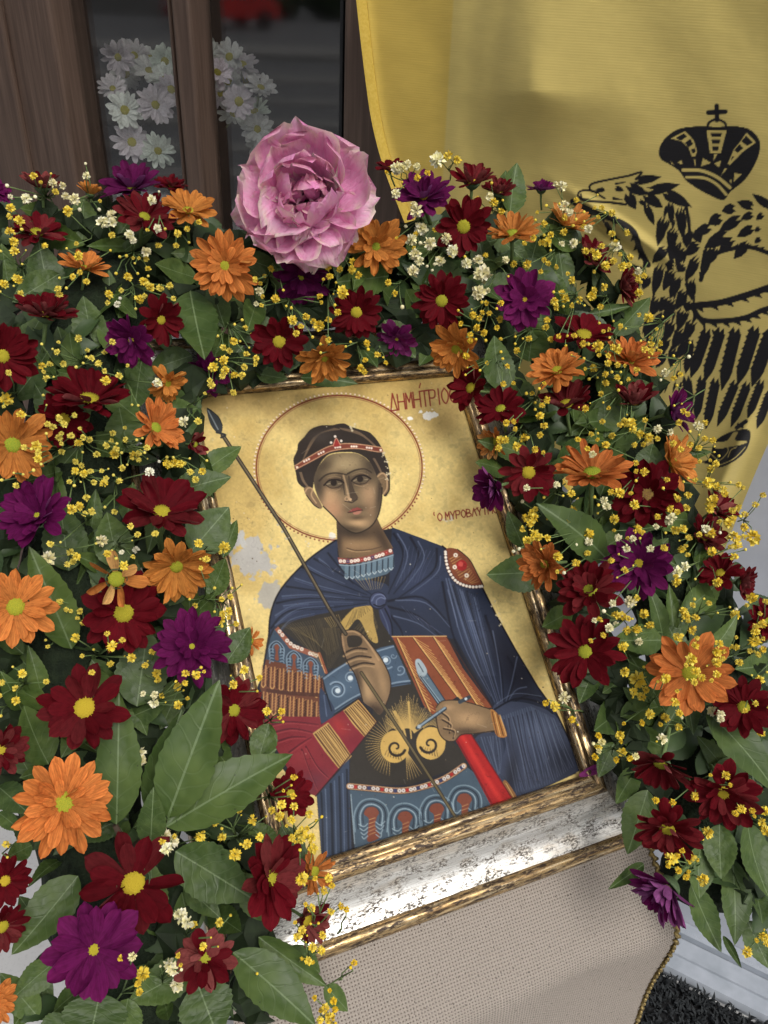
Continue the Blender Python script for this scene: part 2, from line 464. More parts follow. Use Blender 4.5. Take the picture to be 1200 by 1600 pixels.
def paint_icon():
    t = Paint(285, 565, 690, 800, 1.5, (176, 146, 84))
    H, W = t.H, t.W
    yy, xx = np.mgrid[0:H, 0:W]; px = xx / t.S + t.x0; py = yy / t.S + t.y0
    # gold ground: leaf squares, patina, scratches, painted shade at the right
    n1 = vnoise(H, W, 150, 1); n2 = vnoise(H, W, 14, 2); n3 = vnoise(H, W, 4, 3, 2)
    gold = np.array([194, 165, 96.]); pale = np.array([218, 193, 122.]); brown = np.array([122, 92, 46.])
    k = sstep(n1 * .8 + n2 * .2, .26, .60)[..., None]
    t.a = gold * (1 - k) + pale * k
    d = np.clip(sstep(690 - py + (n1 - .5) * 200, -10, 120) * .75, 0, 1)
    d = np.maximum(d, .35 * sstep(px + (n1 - .5) * 220 - 690, 0, 160) * sstep(960 - py, 0, 300))  # upper right browner: shade of the garland painted into the gold
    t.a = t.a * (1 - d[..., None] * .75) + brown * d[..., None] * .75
    t.a *= (0.95 + 0.10 * n3)[..., None]
    t.a *= (1 - .08 * sstep(n2, .62, .75))[..., None]
    # rubbed places where the ground shows
    def rub(cx, cy, rx, ry, thr, col, sd, cell=16):
        nn = vnoise(H, W, cell, sd, 4)
        w_ = np.exp(-(((px - cx) / rx) ** 2 + ((py - cy) / ry) ** 2))
        m = sstep(nn * .55 + w_ * .6, thr, thr + .06)[..., None]
        t.a = t.a * (1 - m) + np.array(col, float) * m
    rub(392, 872, 50, 40, .63, (172, 168, 160), 21)
    rub(365, 840, 26, 30, .66, (178, 176, 170), 22)
    rub(420, 930, 26, 34, .66, (168, 162, 148), 23)
    rub(672, 648, 22, 12, .66, (216, 212, 200), 24, 9)
    rub(640, 653, 6, 5, .62, (225, 222, 212), 25, 9)
    rub(700, 812, 20, 10, .74, (200, 190, 160), 26, 9)
    rub(518, 838, 8, 14, .66, (214, 208, 190), 27, 9)
    ink = (34, 30, 30)
    # halo
    c0 = np.array([529.0, 731.0])
    th = np.linspace(0, 2 * math.pi, 90)
    ring = lambda rx, ry: [(c0[0] + 1.0 + rx * math.cos(a) - 3 * math.sin(a) * 0, c0[1] + ry * math.sin(a)) for a in th]
    t.line(ring(129.5, 113), 2.2, (118, 50, 36)); t.line(ring(126.5, 110.2), 0.9, (120, 62, 44), .7)
    for i in range(118):
        a = 2 * math.pi * i / 118
        p = (c0[0] + 1 + 133 * math.cos(a), c0[1] + 116.5 * math.sin(a))
        low = math.sin(a) > 0.35
        t.dot(p, 1.4, (118, 56, 40) if low else (226, 208, 186))
        if not low: t.line([(p[0] - 1.2, p[1] + 1.8), (p[0] + 1.2, p[1] + 1.8)], .8, (120, 60, 44), .6)
    # whole figure, dark underpainting
    t.poly(cA((418, 485), (345, 540), (275, 615), (245, 680), (238, 740), (218, 860), (200, 900), (205, 1010), (330, 1165), (368, 1170), (382, 1350),
              (620, 1280), (880, 1195), (1062, 1112), (1076, 1085), (1010, 950), (960, 880), (900, 780), (850, 690), (810, 610), (760, 545), (710, 505), (600, 465), (570, 455)), (36, 36, 42), 1, False)
    # cuirass
    cu = t.poly(cA((262, 715), (420, 672), (520, 650), (570, 700), (580, 760), (640, 870), (650, 960), (772, 1060), (760, 1090), (620, 1142), (455, 1142), (460, 1040), (520, 950), (500, 830), (390, 830), (380, 790), (330, 770)), (46, 42, 37), 1, False)
    fan(t, 26, cC((180, 545), (420, 500), (560, 470)), cC((420, 640), (520, 760), (600, 700)), .8, (112, 96, 62), .55, 1, 3)
    fan(t, 20, cC((480, 560), (600, 560)), cC((520, 880), (640, 690)), .8, (104, 88, 58), .5, 1, 4)
    t.poly(cC((600, 540), (690, 430), (770, 385), (835, 405), (850, 520), (880, 660), (820, 640), (760, 520), (720, 500), (650, 580)), (172, 142, 76), .95)
    fan(t, 12, cC((640, 560), (830, 430)), cC((700, 430), (800, 400)), 1, (60, 50, 34), .7, 1, 5)
    fan(t, 10, cC((720, 520), (840, 640)), cC((700, 600), (830, 690)), 1.2, (44, 38, 30), .9, 1, 6)
    fan(t, 8, cC((490, 490), (600, 460)), cC((540, 560), (620, 540)), 1.2, (160, 132, 74), .8, 1, 61)
    # cloak, left shoulder
    bl, bd, bh = (43, 54, 84), (22, 26, 40), (90, 108, 146)
    cl = t.poly(cA((418, 488), (345, 540), (275, 615), (246, 680), (240, 742), (262, 714), (330, 695), (420, 677), (505, 662), (548, 668), (560, 610), (500, 590), (450, 560), (425, 530)), bl)
    for L in (((110, 560), (230, 440), (480, 420), (800, 380)), ((150, 380), (380, 345), (820, 362)), ((220, 260), (430, 290), (820, 340)), ((330, 120), (520, 210), (800, 320)), ((420, 60), (590, 160), (830, 315)), ((520, 20), (600, 120), (700, 240))):
        t.line(cC(*L), 3.2, bd, .85, w2=1.0, soft=1.6)
    for L in (((140, 540), (300, 425), (560, 400)), ((190, 330), (400, 320), (640, 345)), ((280, 200), (480, 262), (760, 330)), ((370, 110), (480, 170), (640, 240)), ((140, 470), (260, 400), (380, 385)), ((200, 400), (420, 372), (700, 375)), ((455, 60), (520, 110), (560, 160)), ((150, 610), (250, 500), (420, 455))):
        t.line(cC(*L), 2.4, bh, .55, w2=.8, soft=.9); t.line([(x, y + 3.2) for x, y in cC(*L)], 1.4, (70, 84, 128), .55, w2=.6)
    t.line(cA((418, 488), (345, 540), (275, 615), (246, 680), (240, 742)), 2.6, (22, 22, 30))
    # cloak, right: broad mass with long folds
    cr = t.poly(cA((570, 452), (640, 478), (705, 503), (760, 545), (810, 610), (850, 690), (900, 780), (960, 880), (1010, 950), (1076, 1085), (1050, 1116), (878, 1180), (830, 1090), (850, 1000), (840, 930), (740, 750), (575, 748), (540, 672), (560, 640), (565, 560)), (37, 47, 74), 1, False)
    t.blob(cA((900, 830))[0], 26, 70, (28, 27, 42), .8, -.5, cr)
    t.blob(cA((800, 900))[0], 14, 60, (26, 28, 42), .8, -.35, cr)
    t.blob(cA((640, 600))[0], 46, 30, (50, 62, 98), .7, 0, cr)
    t.blob(cA((780, 720))[0], 16, 50, (66, 82, 120), .7, -.3, cr)
    for L in (((575, 470), (600, 530), (560, 630)), ((620, 480), (640, 540), (575, 630)), ((690, 510), (680, 570), (590, 640)), ((560, 650), (650, 640), (715, 700)), ((560, 665), (640, 690), (700, 745)), ((550, 670), (590, 720), (600, 748)), ((705, 600), (740, 760), (830, 920)), ((735, 610), (790, 780), (850, 950)), ((770, 625), (820, 800), (860, 930)), ((820, 690), (860, 820), (870, 930)), ((880, 800), (900, 850), (870, 940)), ((860, 945), (940, 900), (990, 930))):
        t.line(cA(*L), 4.0, (22, 24, 38), .85, w2=1.2, soft=1.8)
    for L in (((585, 470), (612, 530), (580, 610)), ((640, 490), (655, 540), (600, 620)), ((700, 530), (690, 575), (620, 630)), ((580, 648), (660, 655), (725, 720)), ((575, 690), (640, 710), (690, 745)), ((715, 590), (760, 760), (835, 905)), ((722, 590), (775, 760), (845, 920)), ((752, 620), (805, 780), (855, 930)), ((758, 625), (814, 790), (858, 925)), ((790, 640), (830, 800), (862, 920)), ((840, 730), (858, 830), (866, 920)), ((905, 800), (890, 870), (872, 930)), ((930, 880), (900, 890), (872, 935)), ((720, 620), (740, 690), (745, 720))):
        t.line(cA(*L), 2.2, (100, 116, 154), .62, w2=.8, soft=.9)
    fan(t, 16, cA((722, 600), (800, 640)), cA((800, 850), (850, 850)), 1.0, (98, 114, 150), .45, 2, 8)
    fan(t, 8, cA((600, 500), (690, 520)), cA((590, 600), (650, 600)), 1.0, (86, 98, 140), .5, 2, 9)
    fan(t, 7, cA((590, 660), (680, 720)), cA((620, 700), (720, 745)), 1.0, (86, 98, 140), .5, 2, 10)
    sl = t.poly(cA((840, 935), (880, 920), (940, 925), (1005, 955), (1040, 1010), (1076, 1085), (1050, 1116), (880, 1180), (850, 1120), (875, 1040), (870, 1000)), (52, 62, 90))
    t.blob(cA((950, 990))[0], 40, 26, (80, 94, 128), .7, .6, sl); t.blob(cA((1030, 1080))[0], 26, 30, (34, 38, 56), .8, .4, sl); t.blob(cA((890, 1120))[0], 10, 40, (28, 30, 44), .8, .1, sl)
    fan(t, 26, cA((860, 960), (940, 932), (1005, 965)), cA((900, 1165), (990, 1140), (1060, 1090)), 1.3, (104, 120, 150), .55, 4, 11)
    fan(t, 8, cA((865, 970), (960, 940)), cA((905, 1160), (1010, 1120)), 2.0, (28, 30, 46), .7, 4, 12)
    t.line(cA((845, 940), (900, 912), (960, 920), (1000, 950)), 3, (22, 22, 34), .9)
    t.line(cA((850, 925), (900, 898), (970, 905)), 1.4, (96, 110, 142), .6)
    t.line(cA((705, 503), (760, 545), (810, 610), (850, 690), (900, 780), (960, 880), (1010, 950), (1076, 1085)), 2.6, (22, 20, 28), smooth=False)
    dr = t.poly(cA((800, 1010), (850, 1005), (870, 1050), (850, 1120), (880, 1180), (860, 1185), (790, 1060)), (48, 58, 84))
    fan(t, 7, cA((805, 1015), (860, 1010)), cA((850, 1120), (860, 1110)), 1.2, (100, 116, 148), .6, 3, 13)
    t.poly(cF((560, 670), (600, 720), (630, 780), (585, 785), (545, 700)), (124, 84, 48)); t.line(cF((565, 690), (610, 770)), 1, (190, 150, 90))
    # clasp and hanging knot
    t.poly(cC((890, 400), (960, 420), (990, 640), (960, 600), (900, 500)), (46, 54, 92))
    t.line(cC((900, 430), (940, 520), (960, 600)), 2, bh, .5); t.line(cC((930, 420), (975, 520), (985, 620)), 2.5, bd, .9)
    t.dot(cC((880, 362))[0], 14, (30, 34, 58)); t.dot(cC((880, 360))[0], 12, (58, 68, 108))
    t.line(cC((835, 365), (860, 325), (910, 320), (935, 350), (900, 340), (870, 360), (870, 400)), 1.8, (100, 114, 156), .8); t.line(cC((850, 390), (890, 405), (925, 390)), 2, bd)
    # shoulder ornament
    t.poly(cD((238, 0), (320, -8), (400, 60), (450, 150), (495, 238), (420, 252), (330, 228), (268, 150)), (116, 62, 40))
    fan(t, 9, cD((265, 50), (340, 190)), cD((320, 20), (420, 140)), 1.2, (196, 152, 84), .85, .5, 14)
    fan(t, 6, cD((360, 190), (420, 225)), cD((400, 120), (470, 215)), 1.2, (196, 152, 84), .8, .5, 15)
    t.dot(cD((348, 100))[0], 8.5, (150, 34, 34)); t.dot(cD((342, 92))[0], 4, (186, 70, 62))
    for p in ((308, 32), (302, 112), (382, 168)): t.dot(cD(p)[0], 3.4, (218, 206, 186)); t.dot(cD(p)[0], 1.3, (150, 110, 90))
    edge = catmull(cD((240, 10), (245, 70), (265, 140), (305, 200), (360, 232), (425, 245), (485, 240)), False, 3)
    t.line([tuple(p) for p in edge], 5.6, (70, 44, 40), 1)
    for p in edge: t.dot(p, 2.3, (222, 212, 196))
    t.line(cD((320, -8), (400, 60), (450, 150), (495, 238)), 1.4, (50, 34, 28))
    # neck and collar
    nk = t.poly(cB((395, 850), (560, 900), (690, 830), (722, 900), (805, 1045), (700, 1085), (560, 1115), (415, 1115), (402, 1000)), (104, 82, 58), 1, False)
    t.blob(cB((560, 1010))[0], 46, 14, (160, 126, 88), .75, -.05, nk); t.blob(cB((500, 925))[0], 40, 12, (52, 42, 34), .9, .1, nk); t.blob(cB((735, 1000))[0], 9, 26, (56, 44, 36), .8, -.5, nk); t.blob(cB((412, 1000))[0], 6, 30, (58, 46, 38), .8, 0, nk)
    t.line(cB((470, 1045), (540, 1062), (640, 1055), (720, 1035)), 1.6, (76, 56, 42), .8); t.line(cB((470, 1055), (540, 1072), (640, 1065)), 1.1, (182, 148, 106), .7)
    t.poly(cB((404, 1112), (500, 1122), (620, 1100), (795, 1045), (806, 1085), (620, 1140), (500, 1160), (415, 1158)), (132, 70, 60), 1, False)
    jew = cB((425, 1138), (452, 1140), (478, 1140), (504, 1140), (530, 1136), (552, 1132), (578, 1128), (604, 1126), (630, 1120), (656, 1112), (682, 1106), (706, 1098), (730, 1090), (756, 1078), (784, 1064))
    for i, p in enumerate(jew):
        kx = i % 7
        t.dot(p, 2.7, (228, 216, 200) if kx not in (2, 6) else ((60, 58, 110) if kx == 2 else (150, 44, 40)))
        t.dot(p, 1.0, (176, 140, 120) if kx not in (2, 6) else (190, 120, 110))
    t.poly(cB((418, 1165), (500, 1168), (620, 1148), (806, 1092), (815, 1180), (760, 1232), (640, 1268), (560, 1280), (490, 1248), (440, 1200)), (74, 102, 122), 1, False)
    for i in range(9):
        x = 470 + i * 40
        y0_ = 1175 - max(0, (x - 520)) * .24; y1_ = y0_ + 78
        t.line(cB((x, y0_), (x - 2, y1_)), 6, (98, 130, 150), .8); t.line(cB((x + 19, y0_ + 4), (x + 17, y1_ - 6)), 1.8, (36, 48, 64), .95); t.line(cB((x - 14, y1_), (x, y1_ + 14), (x + 14, y1_ - 2)), 1.5, (172, 190, 196), .9)
    t.line(cB((418, 1165), (500, 1170), (620, 1150), (806, 1094)), 1.6, (142, 166, 178), .9)
    fan(t, 10, cB((520, 1270), (760, 1250)), cB((600, 1350), (720, 1340)), 1.0, (168, 138, 76), .8, 1, 16)
    # hair, ears, face
    t.poly(cB((92, 455), (86, 400), (112, 340), (120, 290), (165, 240), (210, 188), (285, 160), (365, 158), (400, 150), (450, 146), (500, 170), (560, 188), (640, 215), (705, 290), (735, 360), (768, 440), (782, 540), (775, 630), (745, 672), (700, 600), (650, 520), (640, 430), (560, 365), (460, 352), (350, 365), (285, 425), (240, 520), (220, 625), (165, 612), (118, 572), (102, 500)), (46, 38, 33))
    for k_ in range(9):
        u = k_ / 8
        t.line(cB((150 + 60 * u, 420 - 120 * u), (230 + 60 * u, 250 - 40 * u), (380 + 40 * u, 180 + 10 * u)), 1.7, (104, 84, 64), .7)
        t.line(cB((420 + 20 * u, 180 + 10 * u), (560 + 30 * u, 210 + 30 * u), (700 + 10 * u, 330 + 20 * u)), 1.7, (104, 84, 64), .65)
        t.line(cB((130 + 14 * u, 500), (150 + 14 * u, 560), (190 + 10 * u, 610)), 1.4, (106, 86, 66), .7)
        t.line(cB((660 + 12 * u, 400), (690 + 10 * u, 450), (715 + 8 * u, 500)), 1.4, (106, 86, 66), .7)
    t.blob(cB((280, 235))[0], 22, 12, (66, 58, 52), .7)
    t.poly(cB((162, 612), (205, 602), (235, 640), (292, 745), (262, 757), (205, 700), (172, 655)), (118, 94, 68)); t.line(cB((170, 640), (190, 612), (222, 620), (215, 665), (250, 720)), 2.2, (176, 142, 104), .9); t.line(cB((180, 665), (230, 730), (268, 756)), 1.6, (44, 34, 28))
    t.poly(cB((690, 520), (735, 498), (768, 545), (770, 630), (738, 664), (715, 610)), (112, 90, 64)); t.line(cB((690, 530), (725, 505), (755, 530), (760, 610), (735, 655)), 2.2, (176, 142, 104), .85); t.line(cB((775, 560), (775, 630), (742, 668)), 2, (40, 32, 26))
    fc = t.poly(cB((232, 560), (250, 490), (290, 425), (350, 372), (460, 358), (560, 368), (640, 430), (685, 520), (725, 610), (718, 720), (692, 820), (640, 890), (560, 932), (500, 926), (430, 880), (375, 815), (300, 742), (252, 650)), (104, 88, 64))
    sk = (190, 152, 110)
    t.blob(cB((450, 440))[0], 38, 16, (168, 146, 106), .9, -.1, fc); t.blob(cB((330, 670))[0], 12, 30, (176, 140, 100), .8, .35, fc); t.blob(cB((340, 690))[0], 20, 22, sk, .85, .3, fc); t.blob(cB((630, 660))[0], 15, 24, (178, 142, 104), .85, -.2, fc)
    t.blob(cB((555, 865))[0], 19, 11, (192, 154, 110), .9, 0, fc); t.blob(cB((370, 770))[0], 18, 16, (184, 134, 98), .75, .4, fc); t.blob(cB((645, 770))[0], 10, 18, (140, 108, 80), .6, -.2, fc)
    t.blob(cB((265, 600))[0], 9, 26, (60, 50, 40), .85, -.15, fc); t.blob(cB((710, 640))[0], 6, 40, (58, 47, 37), .85, .1, fc); t.blob(cB((300, 450))[0], 18, 12, (66, 54, 42), .8, -.6, fc); t.blob(cB((640, 450))[0], 12, 18, (62, 51, 40), .8, -.6, fc)
    t.blob(cB((480, 905))[0], 34, 6, (62, 50, 38), .8, .12, fc)
    t.blob(cB((380, 575))[0], 19, 10, (58, 46, 37), .85, 0, fc); t.blob(cB((565, 548))[0], 18, 10, (58, 46, 37), .85, -.1, fc)
    t.blob(cB((425, 560))[0], 8, 14, (64, 51, 40), .7, 0, fc); t.blob(cB((540, 760))[0], 16, 5, (78, 62, 46), .7, -.1, fc); t.blob(cB((545, 825))[0], 13, 4, (70, 55, 41), .8, -.05, fc)
    # brows, eyes, nose, mouth
    t.line(cB((272, 560), (320, 518), (390, 503), (472, 517)), 2.8, (44, 35, 29), .9, w2=1.6, soft=.9); t.line(cB((478, 508), (535, 482), (600, 474), (648, 500)), 2.8, (44, 35, 29), .9, w2=1.4, soft=.9)
    t.poly(cB((316, 584), (350, 560), (405, 560), (442, 575), (408, 598), (358, 602)), (92, 78, 60)); t.dot(cB((376, 574))[0], 4.9, (38, 29, 24)); t.line(cB((328, 584), (350, 578)), 1.6, (156, 138, 108), .8); t.line(cB((408, 582), (428, 580)), 1.4, (150, 132, 104), .8)
    t.poly(cB((508, 560), (545, 532), (595, 527), (634, 546), (600, 570), (550, 575)), (92, 78, 60)); t.dot(cB((566, 547))[0], 4.9, (38, 29, 24)); t.line(cB((520, 560), (540, 552)), 1.6, (156, 138, 108), .8); t.line(cB((598, 552), (620, 549)), 1.4, (150, 132, 104), .8)
    t.line(cB((306, 592), (346, 556), (408, 553), (450, 574)), 2.6, (34, 26, 22)); t.line(cB((500, 564), (545, 527), (598, 521), (642, 545)), 2.6, (34, 26, 22))
    t.line(cB((318, 590), (360, 612), (412, 604), (442, 580)), 1.3, (50, 38, 30), .9); t.line(cB((512, 566), (552, 584), (602, 578), (632, 552)), 1.3, (50, 38, 30), .9)
    t.line(cB((330, 612), (372, 636), (424, 616)), 1.4, (150, 122, 90), .8); t.line(cB((525, 588), (580, 600), (622, 584)), 1.4, (150, 122, 90), .8)
    t.line(cB((330, 540), (385, 528), (440, 542)), 1.4, (138, 114, 84), .7); t.line(cB((510, 520), (570, 500), (625, 518)), 1.4, (138, 114, 84), .7)
    t.poly(cB((482, 520), (500, 560), (530, 640), (552, 682), (525, 705), (500, 700), (488, 640)), (66, 53, 42), .9)
    t.line(cB((446, 522), (462, 580), (478, 650), (488, 690)), 2.6, (178, 146, 108), .8, w2=3.4, soft=1.2); t.line(cB((432, 535), (446, 600), (456, 660)), 1.5, (52, 42, 34), .75)
    t.line(cB((456, 690), (470, 674), (482, 690), (470, 706), (458, 696)), 1.8, (172, 138, 102), .9); t.line(cB((458, 708), (486, 712), (510, 716), (545, 692)), 1.5, (44, 33, 28)); t.dot(cB((496, 694))[0], 2.3, (186, 152, 114))
    t.poly(cB((482, 786), (512, 760), (532, 756), (548, 750), (582, 770), (545, 776), (512, 786)), (128, 62, 54)); t.poly(cB((512, 786), (545, 777), (580, 772), (560, 798), (528, 802)), (164, 108, 88))
    t.line(cB((478, 788), (515, 784), (545, 776), (584, 771)), 1.4, (56, 30, 28))
    t.line(cB((725, 610), (718, 720), (692, 820), (640, 892), (560, 934), (500, 928), (430, 882), (375, 817), (300, 744)), 2.0, (42, 34, 27), .95)
    # diadem
    t.poly(cB((94, 452), (102, 482), (240, 408), (345, 352), (450, 332), (560, 330), (690, 352), (735, 350), (722, 318), (560, 294), (440, 290), (335, 312), (210, 378)), (118, 58, 44), 1, False)
    t.line(cB((100, 478), (240, 404), (345, 350), (450, 330), (560, 328), (690, 350), (735, 348)), 1.5, (196, 150, 112), .9); t.line(cB((96, 452), (210, 380), (335, 314), (440, 292), (560, 296), (722, 320)), 1.5, (196, 150, 112), .9)
    for cx, cy, sl_ in ((180, 412, -.5), (285, 358, -.48), (405, 318, -.1), (522, 312, .02), (632, 322, .1)):
        for j in (-1, 0, 1): t.dot(cB((cx + 17 * j, cy + 17 * j * sl_))[0], 1.7, (228, 214, 196))
    for p in ((112, 462), (715, 338)): t.dot(cB(p)[0], 2, (228, 206, 180))
    t.poly(cB((370, 312), (385, 262), (402, 262), (425, 305)), (148, 44, 40)); t.line(cB((372, 308), (388, 258), (400, 258), (424, 302)), 1.2, (204, 150, 120))
    for p in ((386, 240), (357, 284), (430, 272)): t.dot(cB(p)[0], 2, (226, 212, 196))
    # blue breast band with scrolls
    bb_ = t.poly(cC((482, 918), (560, 860), (640, 812), (800, 740), (900, 700), (992, 680), (1050, 800), (1120, 962), (980, 985), (860, 1030), (740, 1060), (560, 1180), (520, 1060)), (60, 86, 114), 1, False)
    t.blob(cC((600, 1000))[0], 26, 16, (76, 106, 134), .7, -.3, bb_)
    t.line(cC((490, 925), (640, 824), (800, 752), (992, 692)), 2.2, (130, 156, 178), .8); t.line(cC((560, 1150), (740, 1040), (980, 960), (1110, 940)), 2.2, (128, 154, 176), .8); t.line(cC((560, 1165), (740, 1055), (980, 975), (1115, 955)), 1.6, (32, 46, 66), .8)
    def spiral(cx, cy, r, turns, a0, w, col, conv, al=1.0, dr=1):
        pts = []
        for i in range(int(18 * turns) + 1):
            u = i / (18 * turns); a = a0 + dr * u * turns * 2 * math.pi
            pts.append((cx + r * (1 - .88 * u) * math.cos(a), cy + r * (1 - .88 * u) * math.sin(a)))
        t.line(conv(*pts), w, col, al, w2=w * .6)
    spiral(585, 1010, 66, 1.7, -2.4, 2.6, (126, 154, 178), cC, .95); spiral(585, 1010, 54, 1.5, -2.2, 1.5, (38, 52, 74), cC, .8); t.dot(cC((590, 1012))[0], 4, (190, 206, 214))
    spiral(680, 920, 52, 1.4, .4, 2.2, (120, 148, 172), cC, .9, -1); t.dot(cC((680, 920))[0], 4, (196, 210, 216))
    spiral(940, 800, 56, 1.5, .8, 2.4, (120, 148, 172), cC, .9); t.dot(cC((935, 790))[0], 4, (196, 210, 216)); spiral(1040, 860, 40, 1.2, 2, 2.0, (120, 148, 172), cC, .9, -1); spiral(990, 760, 24, 1, 0, 1.5, (130, 158, 180), cC, .8)
    # pteruges of the shoulder
    t.poly(cC((135, 560), (250, 690), (440, 765), (505, 885), (470, 945), (300, 870), (70, 790), (100, 640)), (52, 74, 98), 1, False)
    t.poly(cC((72, 785), (200, 815), (480, 925), (495, 1040), (470, 1205), (95, 1205), (28, 985)), (98, 58, 42), 1, False)
    for i, (x, y) in enumerate(((150, 690), (275, 760), (395, 810))):
        for r_ in (52, 40, 28): t.line(cC((x - r_, y + r_ * 1.5), (x - r_, y), (x, y - r_ * .7), (x + r_, y + r_ * .3), (x + r_ * .9, y + r_ * 1.7)), 1.7, (118, 146, 168) if r_ != 40 else (30, 44, 62), .9)
        t.poly(cC((x - 18, y + 4), (x, y - 14), (x + 18, y + 6), (x + 8, y + 40), (x + 14, y + 100), (x - 14, y + 96), (x - 8, y + 40)), (120, 66, 48))
        for j in range(5):
            for sgn in (-1, 1): t.line(cC((x + sgn * 24, y + 24 + 22 * j), (x + sgn * 44, y + 20 + 22 * j), (x + sgn * 52, y + 34 + 22 * j)), 1.8, (112, 142, 166), .85)
    for row, y0_ in ((0, 850), (1, 1040)):
        for i in range(7):
            x = 60 + i * 64 + 10 * row; y = y0_ + i * 12
            if x > 480: continue
            for dx in (-14, 12): t.line(cC((x + dx, y - 20), (x + dx - 6, y + 120)), 1.5, (192, 144, 88), .95)
            t.line(cC((x - 20, y + 122), (x - 8, y + 138), (x + 8, y + 120)), 1.7, (196, 150, 92), .95)
            for j in range(5): t.line(cC((x - 8, y + 18 + 20 * j), (x + 36, y - 14 + 20 * j)), .9, (176, 126, 76), .7)
            t.line(cC((x + 30, y), (x + 26, y + 130)), 2, (44, 28, 24), .9)
    t.line(cC((85, 1010), (250, 1030), (480, 1045)), 6, (72, 42, 34), .9)
    t.poly(cC((160, 548), (260, 670), (450, 742), (440, 780), (240, 705), (135, 570)), (140, 82, 62), 1, False)
    for x, y in ((170, 585), (190, 610), (225, 650), (250, 672), (275, 690), (300, 700), (330, 712), (390, 742), (412, 748), (435, 758)): t.dot(cC((x, y))[0], 3.0, (214, 202, 186)); t.dot(cC((x, y))[0], 1.2, (160, 130, 116))
    t.line(cC((455, 745), (505, 880)), 5, (140, 76, 50)); t.line(cC((448, 745), (498, 882)), 1, (206, 164, 110))
    # blue hanging cloth at the left, below
    ld = t.poly(cE((440, 755), (520, 660), (600, 575), (672, 470), (672, 650), (690, 1160), (478, 1235)), (46, 62, 90), 1, False)
    for x, w_, c_ in ((470, 3, bd), (500, 2, (92, 112, 146)), (540, 4, bd), (565, 2, (84, 104, 138)), (600, 3, bd), (625, 2, (84, 104, 140)), (655, 3, bd)):
        t.line(cE((x, 760 - (x - 440) * .9), (x + 8, 900), (x + 14, 1200)), w_, c_, .7)
    t.poly(cE((460, -10), (500, 20), (570, 150), (470, 230)), (44, 60, 92)); t.line(cE((490, 30), (510, 180)), 2, (90, 110, 150), .7); t.line(cE((510, 20), (545, 140)), 2, bd)
    # red sleeve with gold bands
    rs = t.poly(cE((110, 180), (460, 185), (470, 240), (640, 130), (740, 58), (872, 222), (760, 360), (660, 485), (560, 610), (430, 755), (340, 725), (230, 560), (110, 350), (-20, 300), (40, 220)), (120, 36, 44), 1, False)
    t.blob(cE((330, 470))[0], 24, 16, (134, 48, 52), .7, -.5, rs); t.blob(cE((400, 660))[0], 26, 16, (92, 38, 50), .8, -.6, rs); t.blob(cE((600, 250))[0], 22, 10, (156, 44, 44), .8, .9, rs); t.blob(cE((700, 380))[0], 16, 14, (112, 26, 42), .7, .5, rs)
    for L in (((20, 270), (220, 220), (450, 240)), ((60, 320), (250, 270), (420, 300)), ((160, 360), (260, 330), (360, 330)), ((240, 440), (320, 380), (400, 330)), ((360, 400), (440, 540), (520, 620)), ((330, 420), (380, 560), (440, 700))):
        t.line(cE(*L), 3, (70, 22, 32), .75, w2=1); t.line([(x + .5, y + 3) for x, y in cE(*L)], 1.8, (164, 66, 66), .6, w2=.6)
    for pts, (s0, s1, e0, e1) in ((((408, 305), (520, 225), (600, 330), (690, 468), (600, 562), (500, 440)), ((425, 310), (520, 240), (600, 545), (680, 465))), (((628, 140), (735, 60), (810, 140), (872, 222), (782, 330), (700, 240)), ((640, 145), (735, 75), (785, 320), (862, 225)))):
        t.poly(cE(*pts), (178, 142, 82), 1, False)
        fan(t, 8, cE(s0, s1), cE(e0, e1), 1.3, (58, 34, 24), .95, 1.2, 17)
        t.line(cE(s0, e0), 1.3, (64, 30, 24)); t.line(cE(s1, e1), 1.1, (64, 30, 24))
    t.line(cE((640, 128), (740, 56), (874, 222)), 1.2, (40, 26, 22), smooth=False); t.line(cE((872, 222), (660, 487), (430, 757)), 1.8, (46, 24, 30))
    # gold scrolls and rays on the belly
    for a in np.linspace(-2.75, -.35, 34):
        L = RNG.uniform(.8, 1.0)
        p0 = cA((610, 1010))[0]
        t.line([(p0[0] + 12 * math.cos(a), p0[1] + 12 * math.sin(a)), (p0[0] + 42 * L * math.cos(a), p0[1] + 66 * L * math.sin(a))], 1.6, (190, 156, 88), .9, w2=.6)
    for a in np.linspace(1.9, 4.3, 22):
        p0 = cE((1000, 400))[0]
        t.line([(p0[0] + 24 * math.cos(a), p0[1] + 22 * math.sin(a)), (p0[0] + 46 * math.cos(a - .15), p0[1] + 46 * math.sin(a - .15))], 1.3, (184, 150, 84), .85, w2=.5)
    for a in np.linspace(.9, 1.5, 6):
        p0 = cE((1080, 430))[0]
        t.line([(p0[0], p0[1]), (p0[0] + 40 * math.cos(a), p0[1] + 46 * math.sin(a))], 1.6, (184, 150, 84), .9, w2=.5)
    for (cx, cy, cv, dr, sc) in ((1000, 400, cE, 1, 1.0), (125, 455, cF, -1, .82)):
        R_ = 104 * sc
        t.poly(cv(*[(cx + R_ * math.cos(a), cy + R_ * 1.12 * math.sin(a)) for a in np.linspace(0, 6.1, 16)]), (188, 152, 80))
        spiral(cx + 8 * dr, cy + 6, R_ * .66, 1.15, .3 if dr > 0 else 2.8, 4.4, (44, 36, 30), cv, 1, dr)
        fan(t, 7, cv((cx - 80 * sc, cy + 60 * sc), (cx + 60 * sc, cy + 100 * sc)), cv((cx - 60 * sc, cy + 20 * sc), (cx + 50 * sc, cy + 50 * sc)), 1.2, (44, 36, 30), .8, 1, 18)
